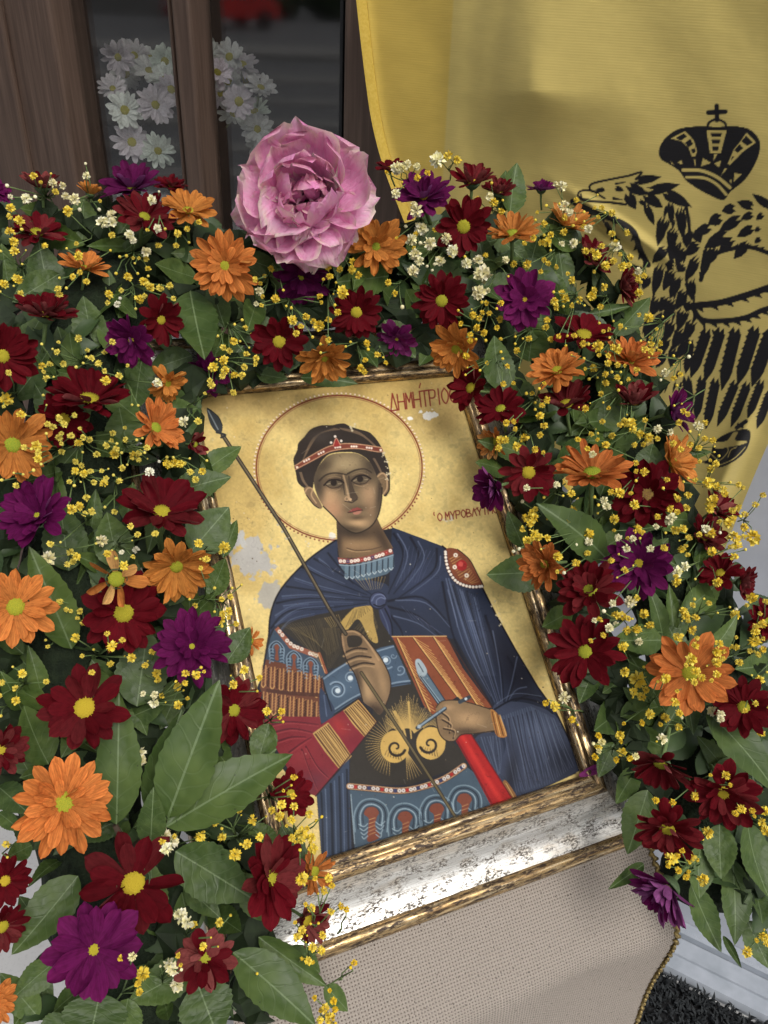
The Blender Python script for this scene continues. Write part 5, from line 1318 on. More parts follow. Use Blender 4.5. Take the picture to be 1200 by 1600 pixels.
# ------------------------------------------------------------------ chrysanthemums of the garland
# kind, x, y (photograph), radius, lean right, lean down, height over the icon plane, options, label
FL = [
 ('p', 205, 292, 52, -.15, -.75, .060, {}, 'purple chrysanthemum standing tallest above the garland under the white flowers in the window'),
 ('r', 226, 338, 48, .15, -.55, .075, {'pale': .2}, 'dark red chrysanthemum tucked below the tall purple one at the window'),
 ('o', 294, 328, 46, .05, -.75, .070, {}, 'orange chrysanthemum half turned up, left of the pink rose at the window sill'),
 ('r', 66, 292, 36, -.1, -1.5, .050, {'pale': .9, 'el': 35}, 'faded brownish red chrysanthemum against the wooden jamb'),
 ('r', 268, 290, 28, 0, -1.0, .040, {}, 'small dark red chrysanthemum peeping out behind the purple one by the mullion'),
 ('o', 141, 302, 24, .1, -1.6, .045, {'el': 40}, 'small orange chrysanthemum seen from the side below the black gasket'),
 ('p', -4, 300, 26, .4, -.7, .050, {}, 'purple chrysanthemum cut off by the upper left picture edge'),
 ('r', 58, 362, 44, 0, -.8, .045, {'pale': .3}, 'dark red chrysanthemum half hidden by leaves near the upper left corner'),
 ('o', 132, 418, 40, .1, -1.1, .050, {'el': 22}, 'orange chrysanthemum half buried in leaves above the red ones at left'),
 ('o', 351, 415, 58, .02, .05, .085, {'n': 15}, 'wide open orange chrysanthemum just left of and below the pink rose'),
 ('r', 72, 490, 52, .05, -1.05, .075, {'el': 20}, 'upturned dark red chrysanthemum at the left, its petals fanned upward'),
 ('r', 4, 556, 58, .35, -.15, .080, {'n': 12}, 'dark red chrysanthemum cut by the left edge above the orange one'),
 ('p', 204, 532, 46, -.35, .25, .085, {'n': 11}, 'purple chrysanthemum drooping left of the large upright leaf'),
 ('r', 252, 500, 42, .45, .1, .070, {'n': 11}, 'dark red chrysanthemum tucked behind the drooping purple one'),
 ('r', 140, 622, 68, .1, -.95, .085, {'el': 18, 'n': 15}, 'large dark red chrysanthemum tilted up, left of the icon top'),
 ('r', 100, 655, 48, -.1, .1, .070, {}, 'dark red chrysanthemum under the larger tilted red one at left'),
 ('o', 587, 385, 52, .25, .1, .060, {'n': 13}, 'orange chrysanthemum partly covered by the right side of the pink rose'),
 ('p', 471, 434, 50, .05, .55, .055, {'gap': .1}, 'purple chrysanthemum hanging below the pink rose'),
 ('r', 557, 488, 44, 0, .05, .070, {'n': 15}, 'frontal dark red chrysanthemum below the rose, above the icon halo'),
 ('r', 436, 534, 46, -.05, .1, .070, {'n': 11, 'gap': .06}, 'dark red chrysanthemum at the top rail of the frame, left of the orange one'),
 ('o', 507, 560, 46, .05, .65, .075, {'el': 18}, 'orange chrysanthemum overhanging the top rail of the frame'),
 ('p', 620, 530, 34, 0, .5, .040, {'pale': .2}, 'shaded purple chrysanthemum over the top rail, right of the halo'),
 ('o', 262, 600, 36, .5, .6, .050, {'droop': .4}, 'shaded orange chrysanthemum drooping by the upper left frame corner'),
 ('p', 326, 584, 38, 0, .3, .030, {}, 'shaded purple chrysanthemum on the upper left frame corner'),
 ('r', 608, 262, 24, -.2, -1.0, .045, {}, 'small red chrysanthemum between the pink rose and the flag'),
 ('p', 662, 308, 52, -.1, -.6, .070, {'layers': 2, 'n': 14}, 'pointed purple chrysanthemum against the flag, right of the rose'),
 ('r', 738, 284, 40, .1, -1.0, .050, {'el': 28, 'pale': .2}, 'dark red chrysanthemum turned away against the flag beside an upright leaf'),
 ('r', 780, 300, 30, .1, -.9, .045, {'el': 30, 'pale': .3}, 'faint red chrysanthemum half hidden behind the upright leaf by the flag'),
 ('r', 724, 354, 48, .05, .0, .080, {'n': 12}, 'frontal dark red chrysanthemum with a bright yellow centre below the flag'),
 ('o', 800, 364, 46, .0, -.85, .080, {'el': 16, 'n': 16}, 'orange chrysanthemum tilted upward in front of the flag seam'),
 ('r', 690, 470, 46, 0, .05, .075, {'n': 16}, 'frontal dark red chrysanthemum below the cream blossoms'),
 ('p', 820, 468, 50, .05, -.15, .085, {'n': 11}, 'broad purple chrysanthemum in the upper right of the garland'),
 ('p', 846, 295, 26, .1, -1.1, .040, {}, 'small purple chrysanthemum peeping right of the upright leaf at the flag'),
 ('o', 888, 352, 44, .3, -.9, .045, {'pale': .3, 'el': 25}, 'yellowish orange chrysanthemum beneath the eagle beak'),
 ('r', 925, 405, 40, .6, -.6, .045, {'pale': .6, 'el': 30}, 'faded red chrysanthemum beneath the eagle wing, the upper of two'),
 ('r', 972, 448, 38, .9, -.3, .045, {'pale': .6, 'el': 35}, 'faded red chrysanthemum turned to the eagle breast'),
 ('r', 912, 522, 54, .2, -.75, .070, {'n': 10}, 'dark red chrysanthemum with broad wings of petals above two orange ones at right'),
 ('o', 713, 545, 48, -.45, .35, .075, {'el': 16}, 'orange chrysanthemum hanging over the upper right frame corner'),
 ('o', 870, 578, 48, -.1, -.65, .085, {'n': 15}, 'orange chrysanthemum in the middle of the right side, above the dark red pair'),
 ('o', 985, 562, 48, .3, -.75, .070, {'el': 20, 'n': 15}, 'orange chrysanthemum in front of the eagle body'),
 ('r', 735, 606, 40, -.5, -.2, .060, {'el': 22}, 'dark red chrysanthemum touching the end of the red lettering'),
 ('r', 782, 638, 44, -.2, -.7, .075, {'n': 12}, 'dark red chrysanthemum above the yellowish half hidden one at the right rail'),
 ('r', 885, 630, 46, -.1, -.9, .075, {'el': 26, 'pale': .2}, 'dark red chrysanthemum seen from the side under the middle orange one'),
 ('r', 990, 628, 44, .1, -1.1, .070, {'el': 35, 'pale': .8}, 'faded wine red chrysanthemum seen from the side above the round leaf'),
 ('p', 1052, 645, 42, .9, -.2, .060, {'el': 28}, 'purple chrysanthemum beside the tips of the eagle wing feathers'),
 ('o', 772, 690, 30, -.7, .2, .050, {'pale': .8, 'el': 30}, 'yellowish orange chrysanthemum peeping over the right rail of the frame'),
 ('p', 772, 762, 42, -.9, .3, .075, {'el': 30}, 'purple chrysanthemum leaning over the small red lettering'),
 ('r', 826, 738, 46, .2, .2, .085, {'n': 11, 'pale': .2}, 'dark red chrysanthemum overlapping the leaning purple one at the right rail'),
 ('o', 925, 738, 62, .0, -.95, .095, {'n': 18, 'el': 16}, 'broad orange chrysanthemum tilted upward in the middle of the right side'),
 ('o', 1052, 722, 50, .7, -.2, .060, {'el': 24, 'pale': .1}, 'orange chrysanthemum turned to the lower flag corner'),
 ('r', 1012, 772, 58, .1, .0, .075, {'n': 11, 'discc': (.25, .12, .07, 1)}, 'dark red chrysanthemum with a brown centre right of the broad orange one'),
 ('o', 850, 882, 46, -.5, .1, .085, {'el': 24, 'n': 15}, 'orange chrysanthemum lying on a leaf over the right rail of the frame'),
 ('p', 998, 880, 58, -.05, .0, .085, {'n': 13, 'layers': 2, 'disc': .19}, 'star shaped purple chrysanthemum in the right side of the garland'),
 ('r', 920, 922, 54, -.25, -.45, .090, {'n': 13, 'pale': .15}, 'dark red chrysanthemum left of the star shaped purple one'),
 ('r', 914, 1018, 62, -.15, -.1, .095, {'n': 14, 'gap': .05}, 'large dark red chrysanthemum by the right rail beside the blue cloak'),
 ('o', 1078, 1052, 72, .05, -.1, .105, {'n': 13, 'gap': .12}, 'largest orange chrysanthemum of the right side with a pale curled petal'),
 ('r', 1118, 795, 36, .6, -.4, .045, {'pale': .9, 'el': 35}, 'faded pinkish red chrysanthemum among yellow sprays by the flag edge'),
 ('r', 1100, 838, 40, .5, -.3, .045, {'pale': .4, 'el': 30}, 'dull red chrysanthemum under the faded one at the flag edge'),
 ('r', 1125, 895, 36, -.2, -.5, .060, {}, 'small dark red chrysanthemum left of the twin facing the white wall'),
 ('r', 1160, 912, 34, .9, .1, .060, {'el': 30, 'pale': .2}, 'small dark red chrysanthemum turned to the white wall at the right'),
 ('r', 1200, 970, 36, .3, .0, .060, {}, 'dark red chrysanthemum cut off by the right picture edge'),
 ('r', 1162, 1105, 50, .05, .05, .090, {'n': 14}, 'dark red chrysanthemum with a bright centre right of the largest orange one'),
 ('r', 1032, 1195, 54, -.25, .95, .085, {'el': 24, 'pale': .25}, 'dark red chrysanthemum hanging face down by the lower right frame corner'),
 ('r', 1130, 1240, 64, .1, .4, .090, {'n': 12, 'pale': .2}, 'big dark red chrysanthemum low at the right below the long leaf'),
 ('r', 1043, 1296, 58, -.05, .55, .095, {'n': 13, 'pale': .1}, 'dark red chrysanthemum with a yellow rimmed centre, lowest red one at right'),
 ('p', 1042, 1388, 66, -.75, .95, .060, {'el': 38, 'n': 20, 'pale': .8}, 'light purple chrysanthemum hanging upside down over the beige cloth'),
 ('o', 20, 695, 64, .15, -.05, .090, {'n': 14}, 'orange chrysanthemum at the left edge below the large red one'),
 ('o', 244, 668, 48, .6, -.35, .080, {'el': 26, 'n': 15}, 'orange chrysanthemum seen from the side near the spear tip'),
 ('r', 304, 694, 26, .5, .0, .050, {'pale': .8, 'el': 45, 'gap': .3}, 'withered red chrysanthemum bud over the left rail beside the spear'),
 ('p', 58, 805, 66, -.35, -.3, .085, {'n': 12, 'el': 18}, 'large purple chrysanthemum at the left edge between two orange ones'),
 ('r', 253, 798, 72, .1, -.7, .095, {'n': 12, 'pale': .15}, 'wide dark red chrysanthemum left of the rubbed patch of the icon'),
 ('o', 276, 886, 60, .15, .5, .090, {'n': 15, 'el': 18}, 'orange chrysanthemum tilted down below the wide red one'),
 ('o', 182, 905, 52, .1, .2, .105, {'n': 7, 'layers': 1, 'pale': 1.0, 'droop': .7, 'gap': .15}, 'withered yellowish orange chrysanthemum with few curled petals'),
 ('r', 193, 958, 66, .05, .15, .080, {'n': 12}, 'dark red chrysanthemum beneath the withered yellowish one'),
 ('p', 300, 1010, 64, .05, -.1, .090, {'n': 15}, 'large purple chrysanthemum left of the painted red sleeve'),
 ('o', 24, 948, 66, .05, .0, .090, {'n': 12}, 'pale orange chrysanthemum at the left edge, cut by the picture side'),
 ('o', 392, 1002, 24, .8, .2, .020, {'gap': .3}, 'small orange chrysanthemum peeping over the left rail behind a leaf'),
 ('r', 132, 1106, 74, -.05, -.1, .095, {'n': 12, 'pale': .1, 'gap': .12}, 'dark red chrysanthemum above the largest orange one at lower left'),
 ('r', 366, 1110, 60, .4, .1, .055, {'n': 12, 'pale': .35}, 'dark red chrysanthemum behind the big upright leaf at the painted sleeve'),
 ('o', 100, 1256, 84, .05, .05, .105, {'n': 15, 'droop': .12}, 'largest orange chrysanthemum, low at the left above the white gap'),
 ('r', 208, 1380, 88, .0, .0, .098, {'n': 11, 'pale': .1, 'gap': .14, 'droop': .12}, 'largest dark red chrysanthemum, low at the left beside the big orange one'),
 ('p', 146, 1484, 84, -.05, .1, .135, {'n': 10, 'layers': 2, 'disc': .12, 'gap': .1, 'droop': .15}, 'largest purple chrysanthemum at the bottom left'),
 ('r', 320, 1498, 56, -.1, .15, .095, {'n': 10, 'pale': .9, 'droop': .3}, 'half withered red and pink chrysanthemum at the bottom beside the largest red one'),
 ('r', 424, 1372, 76, .65, .0, .090, {'n': 11, 'pale': .4}, 'dark red chrysanthemum with pink petal backs facing the silver frame'),
 ('o', 492, 1362, 40, .6, .2, .050, {'gap': .2}, 'orange chrysanthemum lying on the lower left frame corner'),
 ('r', 480, 1438, 44, .5, .4, .060, {'pale': 1.0, 'el': 32}, 'faded pink chrysanthemum overhanging the silver rail at lower left'),
 ('r', 454, 1240, 42, .4, .0, .045, {'n': 9}, 'small dark red chrysanthemum at the blue painted hem on the left rail'),
 ('r', 2, 1172, 46, .3, .1, .085, {'pale': .3}, 'dark red chrysanthemum cut by the left edge beside the largest orange one'),
 ('r', 8, 1376, 44, .2, .0, .085, {}, 'dark red chrysanthemum at the left edge next to the white gaps'),
 ('r', 4, 1448, 44, .3, .3, .080, {'pale': .3}, 'dark red chrysanthemum at the left edge level with the largest purple one'),
 ('o', -12, 1568, 40, .3, .1, .080, {}, 'orange chrysanthemum cut off at the lower left picture corner'),
]
GRP = 'chrysanthemums stuck into the garland'
for i, (k, x, y, r_, tx, ty, h, op, lab) in enumerate(FL):
    p = P(x, y, h)
    d = proj(p)[2]
    tm = 1.45 if math.hypot(tx, ty) > .4 else 1.0
    tx, ty = tx * tm, ty * tm
    flower(k, p, (1.0 if y < 1050 else .95) * r_ * d / F, view_axis(p, tx, ty), lab, group=GRP, seed=i, **op)

# a pale curled petal lying in the largest orange flower of the right side, a loose petal on the icon
o = link('loose_petal', petal_mesh('loose_petal', M_PETAL['p'], .34, 1.8, .1, .3)); o.color = (.30, .05, .22, 1)
p = P(905, 1212, .008)
o.matrix_world = frame_mat(p, NV + UB * .2, .024, 0, P(950, 1190, .008) - p); tag(o, 'loose purple petal lying in the lower right corner of the icon', 'petal')

# ------------------------------------------------------------------ white flowers behind the glass
WF = [(195, 172, 30, -.06, -.25, 0), (243, 164, 32, -.09, -.25, 0), (206, 222, 32, -.06, -.25, 0), (247, 236, 29, -.06, -.2, .1)]
WF += [(176, 138, 24, -.10, -.6, -.2), (268, 140, 26, -.12, -.5, .1)]
WL4 = ['bright white daisy behind the left pane, upper left of four', 'bright white daisy behind the left pane, next to the mullion', 'bright white daisy behind the left pane, lower left of four', 'bright white daisy behind the left pane, lowest by the mullion', 'white daisy behind the left pane, left of and above the bright four', 'white daisy behind the left pane, half hidden by the mullion']
for i, (x, y, r_, off, ty, tx) in enumerate(WF):
    p = WL(x, y, off); flower('w', p, r_ * proj(p)[2] / F, view_axis(p, tx, ty), WL4[i], name='white_daisy', seed=200 + i, group='white daisies behind the glass')
DIM = [(395, 192), (450, 185), (500, 195), (552, 205), (420, 246), (552, 262), (500, 235), (700, 190), (768, 190), (812, 214), (728, 242), (764, 270), (822, 268), (874, 292), (740, 312), (800, 340), (782, 382), (852, 372), (862, 432), (872, 474), (590, 330)]
for i, (x, y) in enumerate(DIM):
    x, y = x / 2.143, y / 2.143
    p = WL(x, y, -.20 - .14 * ((i * 7) % 5) / 5)
    flower('w', p, 27 * proj(p)[2] / F, view_axis(p, .3 * math.sin(i * 2.1), -.5 + .4 * math.cos(i * 1.7)),
           ('dim white daisy of the bouquet seen through the left pane' if x < 275 else 'dim white daisy of the bouquet seen through the right pane'), name='white_daisy', seed=230 + i, group='dim white daisies left' if x < 275 else 'dim white daisies right', n=12)
# the vase mass that carries them
p = WL(262, 190, -.36)
vs, fs = tube_data([[(p + np.array([0, 0, -.36]), .075), (p + np.array([0, 0, -.30]), .085), (p + np.array([0, 0, -.12]), .06), (p + np.array([0, 0, -.10]), .075)]], 20)
vz = link('vase', mesh('vase', vs, fs, True, M_BLACK)); tag(vz, 'dark vase of white flowers standing behind the glass', 'vase')

# ------------------------------------------------------------------ pink rose
def rose_petal(seed, wid, curl, cup, ruf):
    r = random.Random(seed); nl, nw = 9, 10
    vs, fs, cols = [], [], []
    ph = [r.uniform(0, 6.28) for _ in range(6)]
    for i in range(nl + 1):
        u = i / nl
        w = wid * (.22 + .78 * math.sin(min(u / .68, 1) * math.pi / 2)) * (1 if u < .68 else math.sqrt(max(0.02, 1 - ((u - .68) / .335) ** 2.6)))
        for j in range(nw + 1):
            s = -1 + 2 * j / nw
            ed = max(abs(s) ** 3, u ** 4)
            z = .05 * math.sin(s * 6 + ph[1] + u * 5) * u + .035 * math.sin(s * 13 + ph[3]) * math.sin(u * 15 + ph[4]) + cup * (s * s) * w * .9 + curl[0] * u * u + curl[1] * max(0, u - .65) ** 2 * 6 + ruf * ed * (math.sin(s * 5 + ph[0]) * .6 + math.sin(s * 11 + u * 4 + ph[1]) * .4) + .02 * math.sin(u * 9 + s * 3 + ph[2])
            x = u * (1 - .10 * s * s) + ruf * .35 * ed * math.sin(s * 7 + ph[3])
            vs.append((x, s * w * .5, z))
            e = max(0, (ed - .45) / .55); sp = .5 + .5 * math.sin(s * 9 + u * 14 + ph[4]) * math.sin(u * 11 - s * 6 + ph[5])
            c = np.array([.80, .16, .50]) * (1 - sstep(np.array(u), .02, .5)) + np.array([.98, .40, .70]) * sstep(np.array(u), .02, .5)
            pal = sstep(np.array(u), .45, .95) * .5
            c = c * (1 - pal) + np.array([.98, .66, .80]) * pal
            mg = max(0, sp - .62) * 1.3 * (u > .4)
            c = c * (1 - mg) + np.array([.70, .10, .40]) * mg
            tn = min(1, e * 1.7) * (sp > .38) * .9
            c = c * (1 - tn) + np.array([.90, .80, .62]) * tn
            cols.append(c)
    for i in range(nl):
        for j in range(nw): b = i * (nw + 1) + j; fs.append((b, b + nw + 1, b + nw + 2, b + 1))
    me = mesh('petal', vs, fs, True, M_ROSE)
    ca = me.color_attributes.new('paint', 'FLOAT_COLOR', 'POINT')
    ca.data.foreach_set('color', np.concatenate([np.array(cols), np.ones((len(cols), 1))], 1).astype(np.float32).ravel())
    return me
m = Mat('rose_petal', rough=0.6, spec=0.25)
at = m.n('Attribute'); at.attribute_name = 'paint'
nz = m.noise(m.coord('Object', (2, 3, 2)), 3.0, 4.0)
st = m.noise(m.coord('Object', (3, 40, 1)), 1.0, 2.0)
c = m.mix(m.ramp(nz, [(0.55, g(0)), (0.75, g(0.5))]), at.outputs['Color'], (0.70, 0.10, 0.40, 1))
c = m.mix(m.ramp(st, [(0.4, g(0)), (0.7, g(0.30))]), c, (0.97, 0.78, 0.88, 1))
ge = m.n('NewGeometry')
m.base(m.mix(ge.outputs['Backfacing'], c, m.mix(0.45, c, (0.80, 0.12, 0.52, 1))))
m.bump(m.math('ADD', st, nz), 0.3, 0.02)
m.b.inputs['Subsurface Weight'].default_value = 0.0
tr = m.n('BsdfTranslucent'); m.l(m.mix(1.0, c, (1.0, 0.92, 0.96, 1), 'MULTIPLY'), tr.inputs['Color'])
mx = m.n('MixShader'); mx.inputs[0].default_value = 0.35
m.l(m.b.outputs[0], mx.inputs[1]); m.l(tr.outputs[0], mx.inputs[2]); m.l(mx.outputs[0], m.t.nodes['Material Output'].inputs['Surface'])
M_ROSE = m.m
rp = P(476, 314, .115)
rad = 104 * proj(rp)[2] / F
rose = empty('rose', rp, frame_mat(rp, view_axis(rp, -.02, -.30), rad, 0, M3 @ np.array([1., 0, 0])))
tag(rose, 'big withering pink rose with browned petal edges at the top of the garland', 'rose')
OUTP = [rose_petal(300 + i, 1.02, (.10, .30 * (-1) ** i - .08), .30, .11) for i in range(5)]
MIDP = [rose_petal(320 + i, .95, (.22, .40 * (-1) ** i), .38, .15) for i in range(5)]
INP = [rose_petal(340 + i, .9, (.30, .6 * (-1) ** i), .50, .22) for i in range(6)]
rr = random.Random(77)
# angle (deg, picture sense: 0 right, 90 up), length, elevation
outer = [(98, 1.22, 26), (130, 1.0, 30), (70, 1.12, 30), (160, 1.10, 14), (190, 1.10, 8), (218, 1.06, 4), (248, 1.02, 2), (276, .98, 0), (300, 1.0, 4), (328, .92, 10), (8, 1.12, 10), (34, 1.18, 16)]
def rp_add(me, ang, L, el, r0, tw, z=0.0, wsc=1.0):
    o = bpy.data.objects.new('petal', me); COL.objects.link(o); o.parent = rose
    o.matrix_local = Matrix.Rotation(math.radians(ang), 4, 'Z') @ Matrix.Translation((r0, 0, z)) @ Matrix.Rotation(-math.radians(el), 4, 'Y') @ Matrix.Rotation(tw, 4, 'X') @ Matrix.Diagonal((L - r0, L * wsc, L, 1))
for a, L, e in outer: rp_add(rr.choice(OUTP), a, L, e, .10, rr.gauss(0, .12), -.22)
for i in range(10): rp_add(rr.choice(MIDP), i * 36 + rr.uniform(-22, 22), rr.uniform(.62, .92), rr.uniform(12, 46), .08, rr.gauss(0, .2), -.14)
for i in range(8): rp_add(rr.choice(MIDP), i * 45 + 14 + rr.uniform(-24, 24), rr.uniform(.46, .70), rr.uniform(20, 56), .12, rr.gauss(0, .5), -.08, .95)
for i in range(15): rp_add(rr.choice(INP), i * 52 + rr.uniform(-14, 14), rr.uniform(.22, .48), rr.uniform(20, 70), .02 + .20 * rr.random(), rr.gauss(0, .8), .0, 1.0)
cx = link('calyx', ME_CALYX, rose); cx.matrix_local = Matrix.Translation((0, 0, -.25)) @ Matrix.Scale(.7, 4)
stv, stf = tube_data([[((0, 0, -.3), .05), ((0, -.05, -.9), .045)]], 6)
link('stem', mesh('stem', stv, stf, True, M_STEM), rose)

# ------------------------------------------------------------------ the garland: core, leaves, sprays of small blossoms
M_GAPDARK = mat_simple('gap_shade_green', (0.010, 0.018, 0.006, 1), (0.024, 0.040, 0.014, 1), 90, rough=0.7, bump=0.3)  # darker than the leaves: shade put into the colour of the strands
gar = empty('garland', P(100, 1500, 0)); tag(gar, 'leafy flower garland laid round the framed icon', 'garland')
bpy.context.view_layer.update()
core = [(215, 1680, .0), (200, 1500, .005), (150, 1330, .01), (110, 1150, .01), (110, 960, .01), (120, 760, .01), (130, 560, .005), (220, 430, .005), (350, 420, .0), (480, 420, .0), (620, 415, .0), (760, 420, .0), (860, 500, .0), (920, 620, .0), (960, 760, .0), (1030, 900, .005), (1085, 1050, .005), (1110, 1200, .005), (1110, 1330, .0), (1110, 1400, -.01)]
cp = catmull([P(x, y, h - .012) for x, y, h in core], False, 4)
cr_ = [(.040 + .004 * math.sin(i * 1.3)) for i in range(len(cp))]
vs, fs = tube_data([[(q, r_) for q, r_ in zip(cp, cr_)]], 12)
child(link('core', mesh('core', vs, fs, True, M_COREDARK)), gar)

fr0 = random.Random(88)
STR = [[(330, 588), (430, 562), (560, 548), (690, 530)], [(790, 690), (842, 815), (890, 935), (930, 1045), (968, 1140), (990, 1215)], [(300, 590), (268, 760), (268, 900), (290, 1050), (345, 1210), (385, 1380), (395, 1600)], [(-20, 330), (0, 560), (5, 760), (5, 960), (15, 1120), (30, 1240)], [(60, 340), (190, 380), (300, 470), (420, 480), (560, 490), (700, 470), (800, 430)],
       [(770, 430), (785, 560), (832, 680), (885, 850), (935, 1000), (985, 1150), (1025, 1270)], [(900, 390), (960, 490), (1010, 600), (1060, 760), (1130, 960), (1180, 1100), (1185, 1300), (1150, 1400)], [(150, 330), (280, 370), (420, 390), (620, 370), (780, 350)], [(180, 760), (190, 960), (220, 1150), (260, 1330), (290, 1600)]]
for st_ in STR:  # added dark strands stand in for shade in the gaps and along the rails
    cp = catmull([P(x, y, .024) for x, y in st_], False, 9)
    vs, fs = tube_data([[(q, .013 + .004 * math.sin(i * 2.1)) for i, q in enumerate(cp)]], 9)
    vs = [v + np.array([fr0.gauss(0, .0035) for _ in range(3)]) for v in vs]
    child(link('shade_strand', mesh('shade_strand', vs, fs, False, M_GAPDARK)), gar)

def leaf_mesh(seed, bend, fold, asp, teeth=True):
    """leaf along +x, 0..1, upper side +z"""
    r = random.Random(seed); n = 22
    vs, fs = [], []
    for i in range(n + 1):
        u = i / n
        w = asp * .5 * (math.sin(math.pi * u ** .80) ** .85 if 0 < u < 1 else 0) * (1 - .10 * u)
        if teeth and .2 < u < .97: w *= 1 + (.05 if i % 2 else -.02)
        z0 = bend * (u - u * u) * 1.6 - max(bend, 0) * .0
        wav = .012 * math.sin(u * 11 + seed)
        vs += [(u, -w, z0 + fold * w + wav), (u, -w * .5, z0 + fold * w * .42), (u, 0, z0), (u, w * .5, z0 + fold * w * .42), (u, w, z0 + fold * w - wav)]
    for i in range(n):
        for j in range(4): b = i * 5 + j; fs.append((b, b + 5, b + 6, b + 1))
    return mesh('leaf', vs, fs, True, M_LEAF)
LM = [(asp, leaf_mesh(400 + i, b, f, asp)) for i, (b, f, asp) in enumerate(((.10, .25, .44), (-.10, .30, .44), (.16, .12, .50), (.05, .40, .38), (-.06, .15, .56), (.20, .30, .34), (.08, -.18, .48), (-.16, .2, .62)))]
LEAVES = []
def leaf(b, t, w, hb=.030, ht=.045, tilt=0.0, seed=0):
    r = random.Random(seed)
    pb, pt_ = P(b[0], b[1], hb), P(t[0], t[1], ht)
    L = np.linalg.norm(pt_ - pb)
    if L < 1e-4: return
    d = proj((pb + pt_) / 2)[2]
    want = w * d / F / L
    best = sorted(LM, key=lambda q: abs(q[0] - want) + r.uniform(0, .16))[0]
    x = V(pt_ - pb).normalized()
    up = V(view_axis(pb, r.uniform(-.3, .3), r.uniform(-.35, .2)) * .6 + NV * .6)
    z = (up - x * up.dot(x)).normalized()
    y = z.cross(x)
    rot = Matrix(((x.x, y.x, z.x), (x.y, y.y, z.y), (x.z, y.z, z.z))) @ Matrix.Rotation(tilt + r.gauss(0, .16), 3, 'X')
    m = rot.to_4x4() @ Matrix.Diagonal((L, L * want / best[0], L, 1)); m.translation = V(pb)
    o = bpy.data.objects.new('leaf', best[1]); COL.objects.link(o)
    o.parent = gar; o.matrix_parent_inverse = gar.matrix_world.inverted(); o.matrix_world = m
    LEAVES.append(o)
